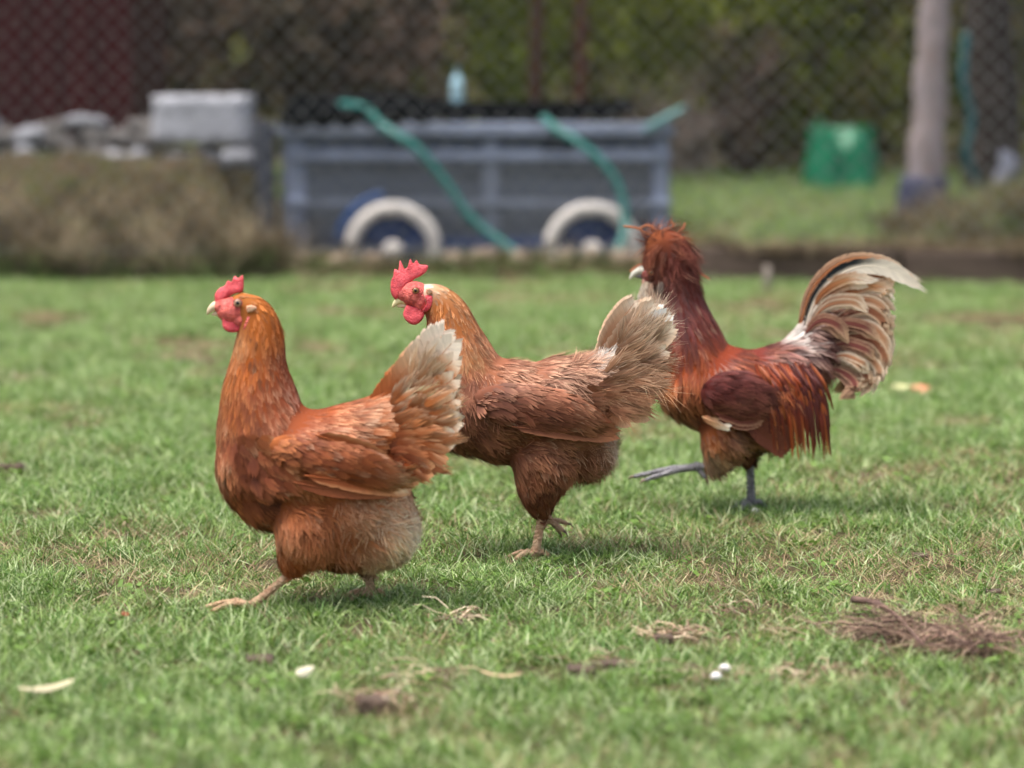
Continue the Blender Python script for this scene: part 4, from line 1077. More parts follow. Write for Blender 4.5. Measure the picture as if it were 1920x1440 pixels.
for k, (a, m_, t, w_, cf) in enumerate(tips):
    for sg in (-1, 1):
        l = .010 + .0040 * k
        h1.feather('tail_feather', [(*a, sg * l), (*m_, sg * (l + .010)), (*t, sg * (l + .012))], w_, cf, nb=90, curve=.10 * sg)
# cover feathers breaking up the tail fan
S1t = [(700, 770, -15, 28, 13, (188, 106, 62), (232, 182, 144)), (740, 740, -45, 40, 15, (190, 112, 66), (236, 200, 168)), (780, 690, -52, 44, 15, (232, 180, 134), (252, 226, 192)), (750, 800, -18, 38, 19, (170, 90, 46), (204, 132, 84)), (800, 780, -22, 38, 19, (186, 108, 58), (232, 188, 150)), (760, 850, 18, 36, 18, (146, 74, 40), (190, 118, 76)), (805, 830, 5, 36, 18, (172, 94, 50), (222, 170, 130)), (720, 830, 5, 36, 18, (150, 76, 40), (190, 116, 70))]
h1.coat('tail_coverts', h1.cover([(735, 752), (752, 722), (778, 685), (800, 690), (800, 760), (812, 800), (790, 860), (750, 868), (735, 840), (728, 800)], lambda x, y: .024 + .00017 * (y - 700) + .00002 * (820 - x), S1t, 170, S=10, lift=.10, curl=.08, dj=13, lj=.2, tj=.06, cv=.2, pale=.3, barb=1.5, cj=.05, sj=.02))
# head
h1.shape('face', [h1.ell(438, 583, 33, 27, 10, 0, .0178), h1.ell(420, 574, 20, 17, 0, 0, .012), h1.ell(452, 598, 22, 20, 0, 0, .0165)], M_FACE)
h1.plate('comb', [(404, 568), (403, 552), (412, 540), (421, 536), (427, 526), (434, 528), (440, 518), (447, 522), (455, 516), (457, 532), (455, 546), (440, 551), (424, 560), (414, 570)], .0034, M_COMB, -.001, tilt=(.04, -.08))
for sg in (-1, 1):
    h1.plate('wattle', [(418, 592), (436, 590), (452, 598), (455, 612), (446, 621), (430, 621), (419, 611)], .0026, M_COMB, sg * .010, tilt=(0, sg * .12))
    h1.plate('earlobe', [(464, 572), (475, 570), (484, 575), (476, 582), (466, 583)], .0016, M_LOBE, sg * .0185)
    h1.plate('face_fold', [(466, 590), (475, 588), (472, 604), (463, 618), (458, 616), (462, 603)], .0026, M_FACE, sg * .0165)
bk = np.array([h1.b(418, 572), h1.b(404, 574), h1.b(394, 581), h1.b(388, 590)])
ub = link('beak', new_mesh('beak', *tube(catmull(bk, 9), np.array([12, 11.5, 10.5, 9.3, 8, 6.5, 4.8, 3, .8]) * h1.s, 10), mat=M_BEAK), h1.root)
lb = np.array([h1.b(420, 587), h1.b(406, 588), h1.b(396, 590)])
link('lower_beak', new_mesh('lower_beak', *tube(catmull(lb, 6), np.array([7, 6.5, 5.5, 4.5, 3, .8]) * h1.s, 8), mat=M_BEAK), ub)
for sg in (-1, 1):
    link('nostril', new_mesh('nostril', *sphere(h1.b(409, 572, sg * .0072), (.0022, .0009, .0009), nu=8, nv=6), mat=M_CLAW), ub)
h1.eye(448, 566, .0052, .0172, (176, 140, 116))
# legs
h1.leg((547, 1066), (478, 1143), -.047, [((388, 1140), -.050), ((405, 1152), -.075), ((420, 1130), -.025)], ((505, 1148), -.04), M_LEGY, .0054)
h1.leg((686, 1078), (694, 1140), .040, [((640, 1140), .045), ((655, 1150), .015), ((665, 1128), .07)], ((722, 1136), .042), M_LEGY, .0056)

# ================================================================== HEN 2: brown ruffled hen
h2 = Bird('hen', 4.08, (1000, 1050), 'chocolate-brown hen with tall red comb and ruffled buff tail, standing on one leg', 'hen', None)
E, Ch = h2.ell, h2.chain
blobs = [E(875, 760, 78, 92, 0, 0, .074), E(960, 765, 118, 92, 14, 0, .086), E(1045, 800, 104, 92, 20, 0, .082), E(1080, 840, 68, 62, 0, 0, .066), E(920, 810, 85, 55, 22, 0, .07)]
blobs += Ch([(795, 556, 26, .0165), (820, 562, 31, .021), (840, 592, 42, .029), (852, 640, 56, .040), (868, 695, 72, .056), (885, 740, 82, .068)], 20)
blobs += Ch([(1040, 745, 76, .066), (1105, 725, 58, .048), (1150, 705, 52, .034), (1185, 665, 46, .022), (1205, 635, 34, .012)], 14)
blobs += Ch([(1020, 860, 62, .038, -.046), (1010, 910, 42, .026, -.046), (1014, 950, 20, .013, -.045)], 9)
blobs += Ch([(1030, 850, 56, .034, .046), (1022, 905, 34, .02, .046), (1020, 940, 14, .009, .045)], 9)
h2.body(blobs)
b_br = (134, 82, 58); b_dk = (104, 62, 46); b_buf = (190, 140, 104); b_crm = (236, 216, 192)
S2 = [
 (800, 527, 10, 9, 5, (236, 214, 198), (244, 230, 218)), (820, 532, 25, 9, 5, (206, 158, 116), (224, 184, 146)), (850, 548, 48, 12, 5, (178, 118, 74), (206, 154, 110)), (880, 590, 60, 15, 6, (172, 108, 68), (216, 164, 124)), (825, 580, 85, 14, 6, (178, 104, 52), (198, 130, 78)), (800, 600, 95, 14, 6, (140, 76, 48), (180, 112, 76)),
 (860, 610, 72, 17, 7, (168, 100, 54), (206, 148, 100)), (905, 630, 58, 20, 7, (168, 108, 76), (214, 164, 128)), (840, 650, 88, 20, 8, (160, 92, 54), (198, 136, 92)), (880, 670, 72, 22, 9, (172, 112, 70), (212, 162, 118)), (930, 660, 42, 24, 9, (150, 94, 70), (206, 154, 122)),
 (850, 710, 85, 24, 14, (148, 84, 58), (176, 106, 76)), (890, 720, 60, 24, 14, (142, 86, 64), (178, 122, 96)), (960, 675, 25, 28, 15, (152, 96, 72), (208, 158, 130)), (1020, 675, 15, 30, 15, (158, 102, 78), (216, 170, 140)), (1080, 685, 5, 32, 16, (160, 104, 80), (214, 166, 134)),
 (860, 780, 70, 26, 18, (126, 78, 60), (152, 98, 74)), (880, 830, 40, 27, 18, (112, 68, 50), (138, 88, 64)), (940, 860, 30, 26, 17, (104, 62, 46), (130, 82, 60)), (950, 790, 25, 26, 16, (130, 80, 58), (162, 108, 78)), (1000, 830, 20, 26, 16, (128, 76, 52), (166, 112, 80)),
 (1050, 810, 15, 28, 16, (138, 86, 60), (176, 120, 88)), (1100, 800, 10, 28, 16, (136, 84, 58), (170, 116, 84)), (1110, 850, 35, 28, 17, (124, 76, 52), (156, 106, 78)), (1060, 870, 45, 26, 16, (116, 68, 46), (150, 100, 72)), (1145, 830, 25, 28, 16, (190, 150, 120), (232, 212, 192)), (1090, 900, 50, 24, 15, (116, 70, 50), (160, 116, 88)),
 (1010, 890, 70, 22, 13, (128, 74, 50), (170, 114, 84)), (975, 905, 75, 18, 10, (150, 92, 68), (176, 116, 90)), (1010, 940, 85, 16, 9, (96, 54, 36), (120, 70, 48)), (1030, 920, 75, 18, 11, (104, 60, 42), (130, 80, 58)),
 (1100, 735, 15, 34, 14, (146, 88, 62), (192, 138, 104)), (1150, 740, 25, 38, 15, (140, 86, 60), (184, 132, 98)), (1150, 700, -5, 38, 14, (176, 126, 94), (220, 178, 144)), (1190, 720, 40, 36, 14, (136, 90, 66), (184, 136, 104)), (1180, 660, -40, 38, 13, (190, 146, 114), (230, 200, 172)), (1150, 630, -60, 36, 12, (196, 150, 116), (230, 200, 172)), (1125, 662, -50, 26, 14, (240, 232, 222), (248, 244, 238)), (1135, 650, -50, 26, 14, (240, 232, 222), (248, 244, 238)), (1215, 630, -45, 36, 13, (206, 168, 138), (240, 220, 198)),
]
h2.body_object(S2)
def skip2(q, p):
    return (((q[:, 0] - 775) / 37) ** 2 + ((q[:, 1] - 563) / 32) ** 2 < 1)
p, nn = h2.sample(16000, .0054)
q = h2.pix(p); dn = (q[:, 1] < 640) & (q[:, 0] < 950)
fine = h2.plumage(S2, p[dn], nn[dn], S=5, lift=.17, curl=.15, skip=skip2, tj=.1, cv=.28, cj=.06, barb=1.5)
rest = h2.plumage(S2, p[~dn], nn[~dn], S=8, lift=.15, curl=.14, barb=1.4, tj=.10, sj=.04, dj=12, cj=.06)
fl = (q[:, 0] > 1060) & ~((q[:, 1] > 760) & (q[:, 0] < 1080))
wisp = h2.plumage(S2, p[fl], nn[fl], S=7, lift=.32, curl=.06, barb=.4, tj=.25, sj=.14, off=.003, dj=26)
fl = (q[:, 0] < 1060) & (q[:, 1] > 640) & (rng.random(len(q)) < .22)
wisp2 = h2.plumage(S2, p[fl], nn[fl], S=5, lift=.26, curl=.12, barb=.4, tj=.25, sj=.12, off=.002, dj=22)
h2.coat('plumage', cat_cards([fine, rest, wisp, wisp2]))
WS2 = [(900, 730, 25, 22, 15, (128, 80, 62), (158, 108, 84)), (950, 720, 22, 24, 15, (136, 86, 68), (176, 124, 98)), (1000, 725, 22, 26, 15, (132, 80, 60), (166, 112, 86)), (930, 760, 28, 24, 15, (116, 68, 52), (148, 94, 72)), (980, 770, 22, 28, 15, (112, 62, 44), (140, 86, 62)),
       (1040, 760, 25, 30, 15, (120, 68, 48), (154, 98, 72)), (1090, 775, 28, 32, 14, (136, 84, 60), (172, 118, 88)), (1120, 795, 25, 30, 13, (140, 88, 60), (176, 120, 88)), (1030, 790, 12, 28, 15, (100, 56, 40), (126, 76, 54)), (960, 790, 15, 26, 15, (104, 60, 44), (132, 82, 60))]
fc2 = ramp([(0, (112, 64, 46)), (.7, (130, 78, 54)), (1, (160, 104, 74))], (152, 98, 70), .85)
fl2 = [([(980, 722, .088), (1060, 742, .082), (1120, 775, .072)], .014, fc2), ([(970, 745, .094), (1060, 766, .087), (1138, 790, .072)], .014, fc2), ([(960, 765, .096), (1060, 783, .090), (1148, 801, .073)], .013, fc2), ([(960, 785, .096), (1060, 797, .091), (1140, 806, .077)], .010, fc2)]
wing(h2, (1005, 758), 118, 42, 13, .080, .020, WS2, fl2, 2400, .0062, S=8, lift=.11, curl=.10, tj=.08, barb=1.5, cj=.05)
# ragged tail
t1 = ramp([(0, (156, 106, 78)), (.5, (184, 138, 106)), (.8, (214, 178, 146)), (1, (240, 222, 200))], (222, 190, 160), .8)
t2 = ramp([(0, (140, 90, 64)), (.6, (170, 118, 86)), (1, (216, 176, 142))])
t3 = ramp([(0, (236, 226, 212)), (1, (250, 246, 240))])
tips = [((1120, 690), (1150, 620), (1188, 566), .017, t1), ((1125, 695), (1170, 625), (1222, 572), .018, t1), ((1130, 700), (1190, 640), (1246, 588), .019, t3), ((1135, 710), (1200, 655), (1256, 612), .018, t1), ((1140, 715), (1195, 680), (1244, 652), .016, t1),
        ((1140, 725), (1190, 710), (1226, 700), .016, t2), ((1135, 735), (1185, 735), (1222, 738), .015, t2), ((1130, 745), (1175, 760), (1212, 772), .015, t2), ((1120, 755), (1155, 770), (1180, 782), .014, t2)]
for k, (a, m_, t, w_, cf) in enumerate(tips):
    for sg in (-1, 1):
        l = .008 + .0040 * k
        h2.feather('tail_feather', [(*a, sg * l), (*m_, sg * (l + .010)), (*t, sg * (l + .014))], w_, cf, nb=64, curve=.15 * sg)
S2t = [(1100, 720, 10, 36, 14, (150, 96, 70), (196, 146, 112)), (1150, 690, -30, 42, 14, (170, 122, 90), (216, 176, 144)), (1160, 630, -58, 44, 13, (186, 140, 108), (228, 196, 166)), (1200, 640, -45, 44, 13, (192, 150, 118), (236, 210, 182)), (1170, 740, 22, 42, 14, (140, 92, 66), (190, 140, 106)), (1200, 700, 5, 40, 14, (160, 114, 86), (206, 164, 132)), (1120, 760, 22, 38, 14, (130, 82, 58), (170, 120, 90)), (1190, 600, -60, 40, 12, (214, 180, 148), (240, 220, 196))]
P2t = [(1095, 705), (1140, 680), (1165, 620), (1200, 590), (1225, 610), (1215, 670), (1200, 730), (1180, 755), (1110, 765)]
lt2 = lambda x, y: .026 + .00020 * (y - 600) + .00015 * (1220 - x)
h2.coat('tail_coverts', cat_cards([h2.cover(P2t, lt2, S2t, 120, S=11, lift=.14, curl=.08, barb=1.0, dj=15, lj=.22, tj=.14, sj=.06, cv=.2, pale=.3), h2.cover(P2t, lt2, S2t, 26, S=7, lift=.25, curl=.02, barb=.35, dj=30, lj=.3, tj=.25, sj=.16, cv=.2, pale=.4)]))
h2.shape('face', [h2.ell(778, 552, 31, 25, 12, 0, .0175), h2.ell(762, 552, 20, 16, 0, 0, .0125), h2.ell(792, 562, 21, 25, 0, 0, .0172)], M_FACE)
h2.plate('comb', [(741, 562), (733, 548), (733, 528), (737, 518), (740, 504), (746, 511), (750, 488), (757, 503), (764, 501), (769, 486), (775, 494), (781, 488), (787, 496), (802, 498), (800, 508), (790, 517), (778, 523), (768, 532), (760, 546), (750, 556)], .0036, M_COMB, -.001, tilt=(.05, -.1))
for sg in (-1, 1):
    h2.plate('wattle', [(763, 570), (776, 574), (792, 572), (797, 586), (790, 601), (777, 608), (764, 602), (756, 588)], .0028, M_COMB, sg * .0100, tilt=(0, sg * .10))
    h2.plate('earlobe', [(800, 539), (807, 538), (812, 545), (807, 550), (800, 548)], .0018, M_LOBE, sg * .018)
    h2.plate('face_fold', [(797, 552), (811, 553), (812, 568), (802, 582), (793, 580), (800, 568)], .003, M_COMB, sg * .0168)
bk = np.array([h2.b(764, 562), h2.b(752, 562), h2.b(742, 568), h2.b(735, 577)])
ub = link('beak', new_mesh('beak', *tube(catmull(bk, 9), np.array([11, 10.5, 9.5, 8.5, 7.5, 6, 4.6, 3, .8]) * h2.s, 10), mat=mat('pale_beak', lin((240, 224, 172)), rough=.4, var=.08, scale=60)), h2.root)
lb = np.array([h2.b(766, 574), h2.b(754, 573), h2.b(744, 575)])
link('lower_beak', new_mesh('lower_beak', *tube(catmull(lb, 6), np.array([6, 5.5, 5, 4, 2.8, .8]) * h2.s, 8), mat=M_BEAK), ub)
h2.eye(780, 543, .0046, .0172, (150, 108, 66))
h2.leg((1016, 952), (1002, 1046), -.045, [((952, 1050), -.05), ((965, 1058), -.075), ((975, 1040), -.02)], ((1030, 1050), -.04), M_LEGY, .0062)
h2.leg((1022, 945), (1030, 985), .045, [((1066, 992), .05), ((1058, 1002), .03), ((1050, 1010), .06)], ((1020, 1000), .05), M_LEGY, .0052, lift_foot=True)

# ================================================================== ROOSTER
r1 = Bird('rooster', 4.485, (1410, 968), 'crested mahogany rooster with arched cream tail, one foot raised', 'rooster', None)
E, Ch = r1.ell, r1.chain
blobs = [E(1295, 720, 66, 76, 0, 0, .076), E(1365, 730, 100, 82, 6, 0, .088), E(1430, 740, 84, 80, 10, 0, .084), E(1400, 800, 84, 50, 8, 0, .07), E(1320, 770, 66, 40, 20, 0, .064)]
blobs += Ch([(1222, 518, 20, .017), (1234, 490, 32, .024), (1246, 462, 36, .028), (1264, 488, 42, .031), (1270, 530, 44, .029), (1272, 580, 54, .038), (1282, 640, 72, .056), (1300, 690, 78, .068)], 22)
blobs += Ch([(1440, 715, 66, .066), (1495, 690, 60, .05), (1540, 640, 56, .036), (1570, 590, 48, .022)], 14)
blobs += Ch([(1355, 820, 48, .034, -.046), (1342, 850, 30, .020, -.046), (1325, 872, 16, .012, -.046)], 8)
blobs += Ch([(1400, 820, 46, .034, .04), (1402, 860, 24, .017, .04), (1410, 882, 12, .010, .04)], 8)
r1.body(blobs, .006)
mah = (112, 46, 36); mdk = (84, 36, 38); org = (176, 82, 36); gold = (206, 128, 64)
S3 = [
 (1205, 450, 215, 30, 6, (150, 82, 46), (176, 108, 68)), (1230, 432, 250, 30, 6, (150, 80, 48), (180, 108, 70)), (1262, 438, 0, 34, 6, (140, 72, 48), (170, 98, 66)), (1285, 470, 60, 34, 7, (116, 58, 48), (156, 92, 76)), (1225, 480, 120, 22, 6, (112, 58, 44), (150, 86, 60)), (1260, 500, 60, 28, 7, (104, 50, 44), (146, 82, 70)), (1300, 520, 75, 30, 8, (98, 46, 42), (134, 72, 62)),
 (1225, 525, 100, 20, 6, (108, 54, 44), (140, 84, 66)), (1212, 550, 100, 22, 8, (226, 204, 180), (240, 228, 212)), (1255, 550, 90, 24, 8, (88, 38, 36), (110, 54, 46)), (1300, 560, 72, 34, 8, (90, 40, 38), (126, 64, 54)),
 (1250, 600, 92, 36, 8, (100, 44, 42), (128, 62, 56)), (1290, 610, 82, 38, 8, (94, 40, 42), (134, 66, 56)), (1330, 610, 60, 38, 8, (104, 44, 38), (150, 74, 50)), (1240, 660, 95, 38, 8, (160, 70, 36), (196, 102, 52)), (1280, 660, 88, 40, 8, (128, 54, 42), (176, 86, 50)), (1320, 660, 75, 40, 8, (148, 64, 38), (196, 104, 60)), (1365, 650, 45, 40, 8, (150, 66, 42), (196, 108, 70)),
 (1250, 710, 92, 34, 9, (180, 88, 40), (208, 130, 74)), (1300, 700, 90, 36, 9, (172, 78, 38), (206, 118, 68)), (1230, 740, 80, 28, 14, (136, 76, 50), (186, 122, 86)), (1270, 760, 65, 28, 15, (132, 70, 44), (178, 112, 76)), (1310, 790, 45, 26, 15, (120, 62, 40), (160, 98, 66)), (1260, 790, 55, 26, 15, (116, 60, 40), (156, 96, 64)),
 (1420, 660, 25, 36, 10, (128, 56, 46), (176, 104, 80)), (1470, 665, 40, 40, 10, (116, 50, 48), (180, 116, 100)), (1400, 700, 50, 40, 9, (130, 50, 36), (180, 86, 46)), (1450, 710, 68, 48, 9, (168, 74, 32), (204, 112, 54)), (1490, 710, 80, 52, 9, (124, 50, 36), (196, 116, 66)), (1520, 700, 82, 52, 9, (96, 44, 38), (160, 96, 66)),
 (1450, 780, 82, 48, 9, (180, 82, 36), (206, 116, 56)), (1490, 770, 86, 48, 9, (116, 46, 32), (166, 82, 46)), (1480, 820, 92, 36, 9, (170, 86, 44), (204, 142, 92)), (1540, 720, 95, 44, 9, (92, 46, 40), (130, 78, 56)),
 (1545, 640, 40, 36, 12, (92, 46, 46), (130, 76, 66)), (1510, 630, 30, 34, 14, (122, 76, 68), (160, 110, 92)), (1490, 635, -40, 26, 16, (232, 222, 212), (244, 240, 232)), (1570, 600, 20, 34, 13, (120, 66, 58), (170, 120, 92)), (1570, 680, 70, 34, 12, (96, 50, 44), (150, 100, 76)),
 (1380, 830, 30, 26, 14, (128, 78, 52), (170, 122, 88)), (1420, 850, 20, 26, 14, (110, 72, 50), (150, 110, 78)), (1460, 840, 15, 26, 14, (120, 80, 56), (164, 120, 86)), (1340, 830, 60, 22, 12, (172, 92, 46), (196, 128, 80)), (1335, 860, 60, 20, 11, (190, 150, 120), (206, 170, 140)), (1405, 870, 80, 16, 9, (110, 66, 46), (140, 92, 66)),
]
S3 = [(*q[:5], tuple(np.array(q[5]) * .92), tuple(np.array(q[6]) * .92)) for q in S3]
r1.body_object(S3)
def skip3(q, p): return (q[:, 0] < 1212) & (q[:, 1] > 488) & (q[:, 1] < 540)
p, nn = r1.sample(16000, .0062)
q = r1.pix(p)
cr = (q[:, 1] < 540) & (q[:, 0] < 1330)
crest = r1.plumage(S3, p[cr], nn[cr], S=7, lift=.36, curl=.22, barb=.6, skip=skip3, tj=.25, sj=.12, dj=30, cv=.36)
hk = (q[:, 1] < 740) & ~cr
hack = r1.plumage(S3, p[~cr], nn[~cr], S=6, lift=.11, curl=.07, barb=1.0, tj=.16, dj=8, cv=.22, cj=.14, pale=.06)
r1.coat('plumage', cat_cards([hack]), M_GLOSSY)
r1.coat('crest', cat_cards([crest]), M_FEATHER)
# loose crest wisps
for pts in ([(1215, 440), (1195, 428), (1170, 424)], [(1230, 432), (1215, 422), (1196, 430)], [(1268, 436), (1280, 428), (1284, 418)], [(1290, 500), (1312, 512), (1328, 522)], [(1212, 492), (1196, 498), (1182, 508)], [(1250, 430), (1262, 424), (1258, 414)]):
    r1.feather('crest_wisp', [(a, b_, -.004) for a, b_ in pts], .0020, ramp([(0, (130, 70, 52)), (1, (190, 130, 96))]), nb=14)
# shoulder / folded wing
WS3 = [(1320, 715, 20, 22, 13, (84, 34, 32), (96, 42, 38)), (1370, 700, 15, 26, 14, (90, 36, 34), (104, 46, 40)), (1345, 735, 15, 26, 14, (78, 32, 30), (92, 40, 36)), (1410, 720, 30, 28, 14, (98, 44, 40), (120, 66, 56)), (1370, 760, 0, 28, 15, (104, 56, 48), (130, 80, 66)), (1410, 755, 10, 28, 14, (104, 54, 46), (136, 84, 68)), (1340, 770, 10, 24, 13, (110, 58, 44), (150, 96, 74))]
cf3 = ramp([(0, (106, 56, 46)), (.7, (112, 60, 48)), (1, (150, 100, 78))], (196, 150, 118), .95)
cf4 = ramp([(0, (100, 52, 40)), (1, (118, 66, 50))])
fl3 = [([(1330, 748, .094), (1385, 760, .092), (1432, 748, .084)], .010, cf3), ([(1330, 762, .096), (1385, 775, .094), (1425, 768, .086)], .010, cf3), ([(1340, 775, .094), (1385, 784, .093), (1415, 780, .087)], .008, cf3),
       ([(1400, 748, .086), (1440, 785, .082), (1470, 830, .074)], .018, cf4), ([(1395, 765, .088), (1430, 800, .084), (1462, 836, .076)], .016, cf4), ([(1390, 780, .089), (1420, 806, .085), (1450, 828, .078)], .012, cf4)]
wing(r1, (1372, 732), 66, 44, 5, .084, .020, WS3, fl3, 1500, .0062, S=8, lift=.17, curl=.13, tj=.14, cv=.12, pale=0, dj=12)
r1.feather('flight_feather', [(1310, 770, -.085), (1335, 780, -.092), (1358, 788, -.096)], .008, ramp([(0, (150, 80, 50)), (.5, (206, 160, 120)), (1, (240, 226, 206))]), nb=20)
# saddle feathers hanging over the flank
for k in range(180):
    x0 = 1408 + 110 * rng.random(); y0 = 672 + 30 * rng.random(); L = 45 + 105 * rng.random()
    lean = 22 + 16 * rng.random()
    c = [((144, 60, 28), (172, 84, 40)), ((104, 42, 30), (136, 62, 36)), ((82, 36, 32), (108, 52, 40)), ((146, 72, 36), (184, 116, 70))][rng.choice([0, 1, 1, 2, 3]) if x0 < 1470 else rng.choice([1, 2, 2, 2, 3])]
    lat = -.086 + .010 * ((x0 - 1410) / 110)
    r1.feather('saddle_feather', [(x0, y0, lat * .80), (x0 + lean * .7, y0 + L * .5, lat * 1.02), (x0 + lean, y0 + L, lat * .93)], .0028, ramp([(0, c[0]), (.5, c[0]), (1, c[1])]), nb=18, m=M_GLOSSY, prof=lambda u: (1 - u) ** .45 if u > .4 else .8)
# tail
orc = ramp([(0, (110, 60, 44)), (.4, (166, 100, 60)), (.65, (196, 142, 100)), (.85, (236, 216, 192)), (1, (242, 232, 218))], (226, 196, 164), .9)
def blk(u, v):
    a = lin((34, 38, 42)); c = lin((236, 222, 204))
    k = float(sstep(-.35, .0, -v))
    k = max(k, float(sstep(.55, .75, u)))
    return a * (1 - k) + c * k
brn = ramp([(0, (96, 52, 46)), (.5, (128, 76, 56)), (.8, (160, 108, 78)), (1, (228, 202, 172))], (222, 192, 160), .7)
mrn = ramp([(0, (96, 48, 46)), (.7, (120, 66, 58)), (1, (206, 166, 134))], (200, 160, 128), .9)
crm = ramp([(0, (120, 70, 54)), (.4, (156, 102, 72)), (.75, (186, 134, 98)), (1, (232, 208, 180))], (234, 212, 186), .55)
sic = lambda u: min(1, .35 + 2 * u) * (1 if u < .75 else max(.12, 1 - (u - .75) / .27))
TF = [
 ([(1492, 640), (1520, 545), (1580, 492), (1650, 490), (1708, 520)], .010, orc, .010), ([(1498, 645), (1530, 552), (1590, 502), (1655, 500), (1716, 534)], .0125, blk, .036),
 ([(1500, 650), (1540, 566), (1600, 518), (1650, 512), (1664, 540)], .016, brn, .022), ([(1505, 655), (1550, 580), (1605, 540), (1650, 540), (1662, 556)], .016, orc, .028), ([(1510, 655), (1560, 590), (1610, 560), (1650, 572), (1664, 612)], .016, crm, .030),
 ([(1515, 660), (1565, 600), (1615, 580), (1650, 600), (1658, 640)], .016, brn, .034), ([(1520, 660), (1570, 615), (1620, 605), (1650, 630), (1660, 668)], .016, crm, .036), ([(1520, 665), (1575, 632), (1622, 632), (1648, 662), (1646, 696)], .015, brn, .039),
 ([(1525, 670), (1575, 650), (1615, 656), (1640, 684), (1628, 712)], .015, crm, .041), ([(1525, 680), (1570, 672), (1604, 684), (1616, 706), (1600, 724)], .014, brn, .043), ([(1520, 690), (1560, 690), (1588, 706), (1594, 724), (1574, 738)], .012, mrn, .045),
 ([(1500, 630), (1530, 600), (1560, 605), (1580, 632)], .013, mrn, .046), ([(1530, 640), (1565, 605), (1610, 608), (1634, 628)], .011, mrn, .047), ([(1535, 655), (1575, 640), (1612, 648), (1628, 664)], .011, mrn, .049), ([(1510, 612), (1545, 570), (1590, 560), (1616, 574)], .012, crm, .042), ([(1540, 672), (1575, 664), (1605, 676), (1618, 690)], .010, crm, .050),
 ([(1510, 600), (1540, 548), (1585, 524), (1630, 528)], .014, orc, .030)]
for pts, w_, cf, lat in TF:
    for sg in (-1, 1):
        n_ = len(pts)
        r1.feather('tail_feather', [(a, b_, sg * lat * (.5 + .5 * min(1, k / (n_ - 2)))) for k, (a, b_) in enumerate(pts)], w_, cf if cf is not blk else (lambda u, v: blk(u, v)), nb=80, curve=.06 * sg, prof=sic)
        if cf is not blk and sg < 0:
            for j_ in range(2):
                dx, dy, dl = rng.normal(0, 5), rng.normal(0, 7), .003 * (j_ + 1)
                r1.feather('tail_feather', [(a + dx * k / n_, b_ + dy * k / n_, -(lat + dl) * (.5 + .5 * min(1, k / (n_ - 2)))) for k, (a, b_) in enumerate(pts)], w_ * .5, cf, nb=60, curve=-.05, prof=sic)
        if lat == .036 and cf is blk: break
# face, beak, ear muff, legs
r1.shape('face', [r1.ell(1217, 515, 15, 15, 0, 0, .0175)], mat('dull_face_skin', lin((150, 78, 72)), rough=.7, var=.3, scale=150, bump=.5, bscale=300))
bk = np.array([r1.b(1212, 507), r1.b(1200, 507), r1.b(1189, 513), r1.b(1180, 524)])
ub = link('beak', new_mesh('beak', *tube(catmull(bk, 9), np.array([10, 9.5, 9, 8, 7, 6, 4.6, 3, .8]) * r1.s, 10), mat=mat('horn_beak', lin((222, 216, 200)), rough=.4, var=.1, scale=60)), r1.root)
lb = np.array([r1.b(1212, 520), r1.b(1200, 518), r1.b(1190, 519)])
link('lower_beak', new_mesh('lower_beak', *tube(catmull(lb, 6), np.array([6, 5.5, 5, 4, 2.8, .8]) * r1.s, 8), mat=M_LEGG), ub)
r1.eye(1220, 510, .0040, .0172, (176, 120, 80))
for sg in (-1, 1):
    r1.plate('earlobe', [(1234, 528), (1241, 527), (1243, 538), (1240, 549), (1234, 550), (1230, 540)], .002, mat('ear_muff', lin((104, 88, 80)), rough=.8, bump=.5, bscale=300), sg * .026)
    r1.plate('wattle', [(1204, 524), (1211, 524), (1212, 534), (1208, 541), (1204, 534)], .0018, mat('pale_wattle', lin((190, 140, 124)), rough=.6, bump=.3), sg * .008)
r1.leg((1410, 872), (1412, 966), .040, [((1376, 972), .03), ((1385, 985), .0), ((1395, 960), .075)], ((1440, 966), .045), M_LEGG, .0066)
r1.leg((1335, 866), (1300, 868), -.046, [((1186, 886), -.046), ((1205, 888), -.075), ((1222, 882), -.018)], ((1318, 888), -.05), M_LEGG, .0064, lift_foot=True)
SB = [(1205, 535, 92, 17, 7, (226, 204, 178), (246, 236, 220)), (1216, 560, 96, 18, 7, (206, 176, 148), (240, 224, 202)), (1222, 540, 88, 16, 7, (150, 104, 84), (200, 164, 136))]
r1.coat('beard', r1.cover([(1200, 528), (1220, 526), (1228, 560), (1215, 580), (1203, 565)], lambda x, y: .010 + .0004 * (x - 1200), SB, 60, S=6, lift=.22, curl=.14, dj=16, tj=.2))
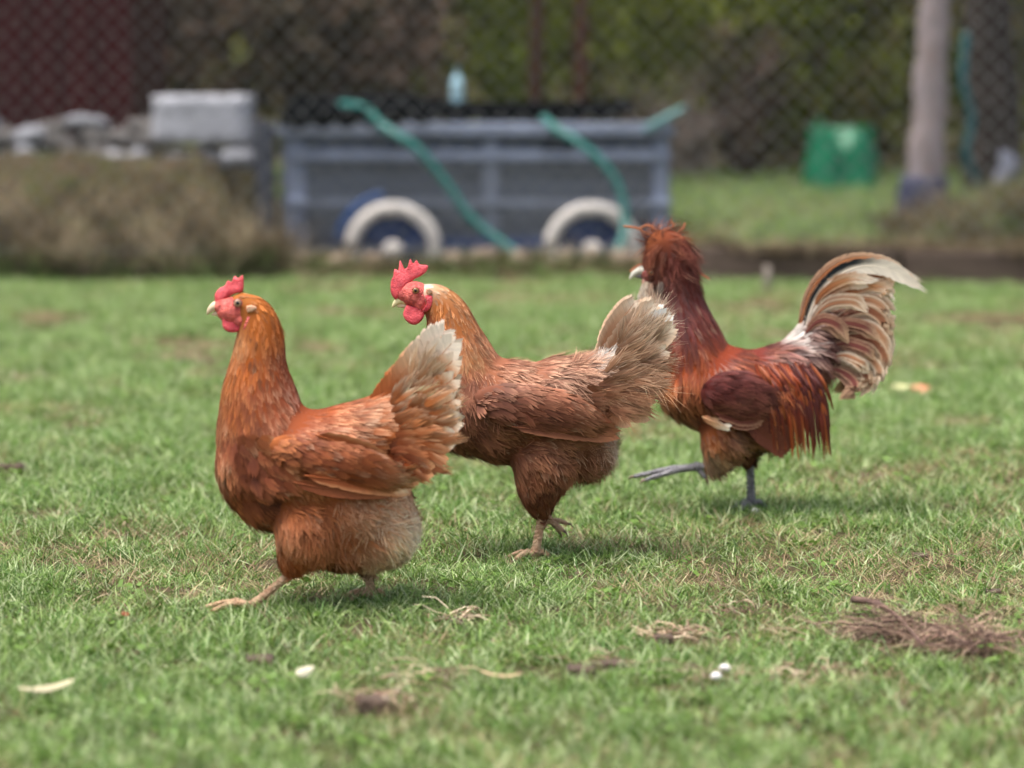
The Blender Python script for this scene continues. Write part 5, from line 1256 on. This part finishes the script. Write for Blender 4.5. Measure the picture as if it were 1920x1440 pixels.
# ================================================================== litter on the lawn
def litter_root(px, py, nm, lab, cat, kind=None, group=None):
    c = G(px, py); return np.array([c[0], c[1], tz(c[0], c[1])])
def straw_pile(px, py, w_, d_, n, L0, lab, cols, hz=.02, ang=None, group=None):
    c = litter_root(px, py, '', '', ''); V = []; Q = []; C = []
    for k in range(n):
        x, y = rng.normal(0, w_ / 2.2), rng.normal(0, d_ / 2.2); L = L0 * (.4 + .9 * rng.random()); a = rng.random() * 6.283 if ang is None else ang + rng.normal(0, .7)
        z = abs(rng.normal(0, hz)) * math.exp(-(x / w_) ** 2 * 2) + .006; ti = rng.normal(0, .25)
        pth = np.array([(x, y, z), (x + math.cos(a) * L * .5 + rng.normal(0, .004), y + math.sin(a) * L * .5, z + ti * L * .5 + .004), (x + math.cos(a) * L, y + math.sin(a) * L, max(.003, z + ti * L * .8))])
        v, f = tube(pth, [.0009, .0008, .0004], 3, False); Q.append(np.array(f) + len(V) * 9); V.append(v); C.append(np.tile(cols[rng.integers(len(cols))] * (.7 + .6 * rng.random()), (9, 1)))
    o = link('straw_clump', new_mesh('straw_clump', np.concatenate(V), np.concatenate(Q), np.concatenate(C), mat=M_STRAW)); o.location = c
    tag(o, lab, 'straw', group, 'stuff'); return o
ST = [lin(c) for c in ((196, 172, 146), (170, 144, 122), (146, 118, 102), (120, 96, 84), (214, 194, 168))]
STD = [lin(c) for c in ((150, 122, 106), (120, 96, 86), (96, 76, 70), (176, 150, 130))]
straw_pile(1690, 1205, .10, .05, 190, .055, 'large heap of brown straw with a dark twig, on the lawn', STD, .018, 2.6)
straw_pile(1810, 1222, .09, .05, 170, .05, 'tangled darker straw heap beside the twig heap', STD, .020)
GR = 'small scratched-up straw patches on the lawn'
for (px, py, w_, d_, n, lab) in ((1255, 1200, .09, .05, 70, 'loose straw patch beside the dark twig'), (850, 1172, .05, .03, 40, 'small straw patch just behind the rear foot of the rufous hen'), (790, 1285, .09, .05, 60, 'straw patch around the thin stalk-like leaf'), (700, 1325, .09, .05, 70, 'straw patch with a large soil clod at its edge'), (1330, 1280, .08, .04, 60, 'straw patch holding two white pebbles'), (1150, 1255, .06, .04, 45, 'straw patch with a pair of soil clods'),
    (350, 675, .16, .06, 70, 'pale straw patch before the breast of the rufous hen'), (640, 588, .16, .08, 50, 'pale straw patch between the heads of the two hens'), (20, 716, .08, .05, 40, 'small pale straw patch alone on the far lawn'), (1390, 1165, .06, .03, 40, 'thin straw wisp between the twig heap and the brown hen'), (1500, 1270, .08, .05, 50, 'straw wisps just before the large straw heap')):
    straw_pile(px, py, w_ * .75, d_ * .8, int(n * .55), .035, lab, ST, .006, None, GR)
# dark twig in the straw heap
c = G(1600, 1160); e = G(1730, 1235)
tw = catmull([(0, 0, .022), ((e[0] - c[0]) * .3, (e[1] - c[1]) * .35, .034), ((e[0] - c[0]) * .65, (e[1] - c[1]) * .6, .03), (e[0] - c[0], e[1] - c[1], .014)], 14)
o = link('twig', new_mesh('twig', *tube(tw, np.linspace(.0045, .002, 14) * (1 + .2 * rng.normal(0, 1, 14)), 7), mat=mat('twig_bark', lin((104, 80, 72)), rough=.9, var=.3, scale=60, bump=.5))); o.location = (c[0], c[1], tz(c[0], c[1])); tag(o, 'dark curved twig lying on the straw heap', 'twig')
# soil clods
M_CLOD = mat('clod', lin((92, 76, 66)), rough=1., var=.35, scale=40, bump=1., bscale=120)
for (px, py, r_, lab) in ((22, 888, .016, 'largest of two dark soil clods lying together on open lawn'), (40, 880, .012, 'smaller of two dark soil clods lying together on open lawn'), (488, 1258, .014, 'dark soil clod near the pale standing leaf'), (838, 1174, .010, 'soil clod in the straw behind the rufous hen rear foot'), (860, 1178, .008, 'tiny soil clod in the straw behind the rufous hen rear foot'), (1090, 1275, .014, 'larger soil clod of the pair in the middle straw patch'), (1150, 1262, .012, 'smaller soil clod of the pair in the middle straw patch'),
    (1085, 1082, .006, 'tiny dark soil clod near the standing foot of the brown hen'), (1245, 1205, .011, 'soil clod in the straw beside the dark twig'), (700, 1335, .014, 'large soil clod at the edge of a straw patch'), (1860, 1120, .010, 'soil clod behind the tangled straw heap'), (1725, 1052, .009, 'small soil clod on clean grass beyond the straw heaps'), (345, 684, .018, 'soil clod in the pale straw before the rufous hen breast')):
    c = G(px, py); o = link('soil_clod', rough_block('soil_clod', (r_ * 2.2, r_ * 2, r_ * 1.3), int(px), M_CLOD, .09, 3)); o.location = (c[0], c[1], tz(c[0], c[1]) + r_ * .35)
    tag(o, lab, 'soil clod', 'soil clods on the lawn')
# dead leaves and pale scraps
def leaf(px, py, L_, W_, col, lab, nm, cat, rz=0., rx=.3, group=None, zoff=.016):
    V = []; n = 7
    for i_ in range(n + 1):
        t = i_ / n; w2 = W_ * math.sin(math.pi * (.06 + .9 * t)) ** .8
        V += [(L_ * (t - .5), -w2, .25 * w2 + .12 * L_ * (t - .5) ** 2 * 4), (L_ * (t - .5), 0, .12 * L_ * (t - .5) ** 2 * 4), (L_ * (t - .5), w2, .3 * w2 + .12 * L_ * (t - .5) ** 2 * 4)]
    f = []
    for i_ in range(n):
        for j in range(2): a = i_ * 3 + j; f.append([a, a + 1, a + 4, a + 3])
    c = G(px, py); o = link(nm, new_mesh(nm, V, f, mat=mat(nm, lin(col), rough=.8, var=.2, scale=60))); o.location = (c[0], c[1], tz(c[0], c[1]) + zoff)
    s_ = o.modifiers.new('solid', 'SOLIDIFY'); s_.thickness = .0008
    o.rotation_euler = (rx, 0, rz); tag(o, lab, cat, group); return o
leaf(566, 1305, .045, .006, (226, 216, 190), 'pale narrow dry leaf standing in the grass before the rufous hen', 'dry_leaf', 'leaf', 1.2, .9, zoff=.022)
leaf(85, 1325, .07, .006, (180, 170, 140), 'long tan dry leaf lying in the grass by the lawn corner', 'dry_leaf', 'leaf', .7, .4)
leaf(235, 1182, .012, .005, (120, 70, 40), 'tiny russet leaf in the grass near the rufous hen', 'dry_leaf', 'leaf', .7, .4)
leaf(1725, 745, .045, .016, (196, 130, 100), 'orange-brown fallen leaf on the grass behind the rooster', 'dry_leaf', 'leaf', .4, .5)
leaf(1690, 740, .04, .008, (206, 200, 150), 'pale yellow leaf beside the orange-brown fallen leaf', 'dry_leaf', 'leaf', -.6, .6)
leaf(940, 1300, .05, .004, (176, 152, 120), 'thin tan stalk-like leaf lying in scratched soil', 'dry_leaf', 'leaf', -.3, .2)
for k, (px, py) in enumerate(((1358, 1279), (1342, 1293))):
    v, f = sphere((0, 0, 0), (.0065, .005, .0045), nu=10, nv=7); c = G(px, py); o = link('pebble', new_mesh('pebble', v * (1 + .1 * np.sin(v * 400)), f, mat=mat('white_pebble', lin((226, 220, 220)), rough=.7))); o.location = (c[0], c[1], tz(c[0], c[1]) + .016)
    tag(o, 'one of two small white pebbles lying together in a straw patch', 'pebble', 'white pebbles')
v, f = sphere((0, 0, 0), (.006, .005, .005), nu=10, nv=7); c = G(1412, 968); o = link('pebble', new_mesh('pebble', v, f, mat=mat('white_pebble', lin((226, 220, 220)), rough=.7))); o.location = (c[0], c[1] - .03, tz(c[0], c[1]) + .014); tag(o, 'white pebble at the standing foot of the rooster', 'pebble')
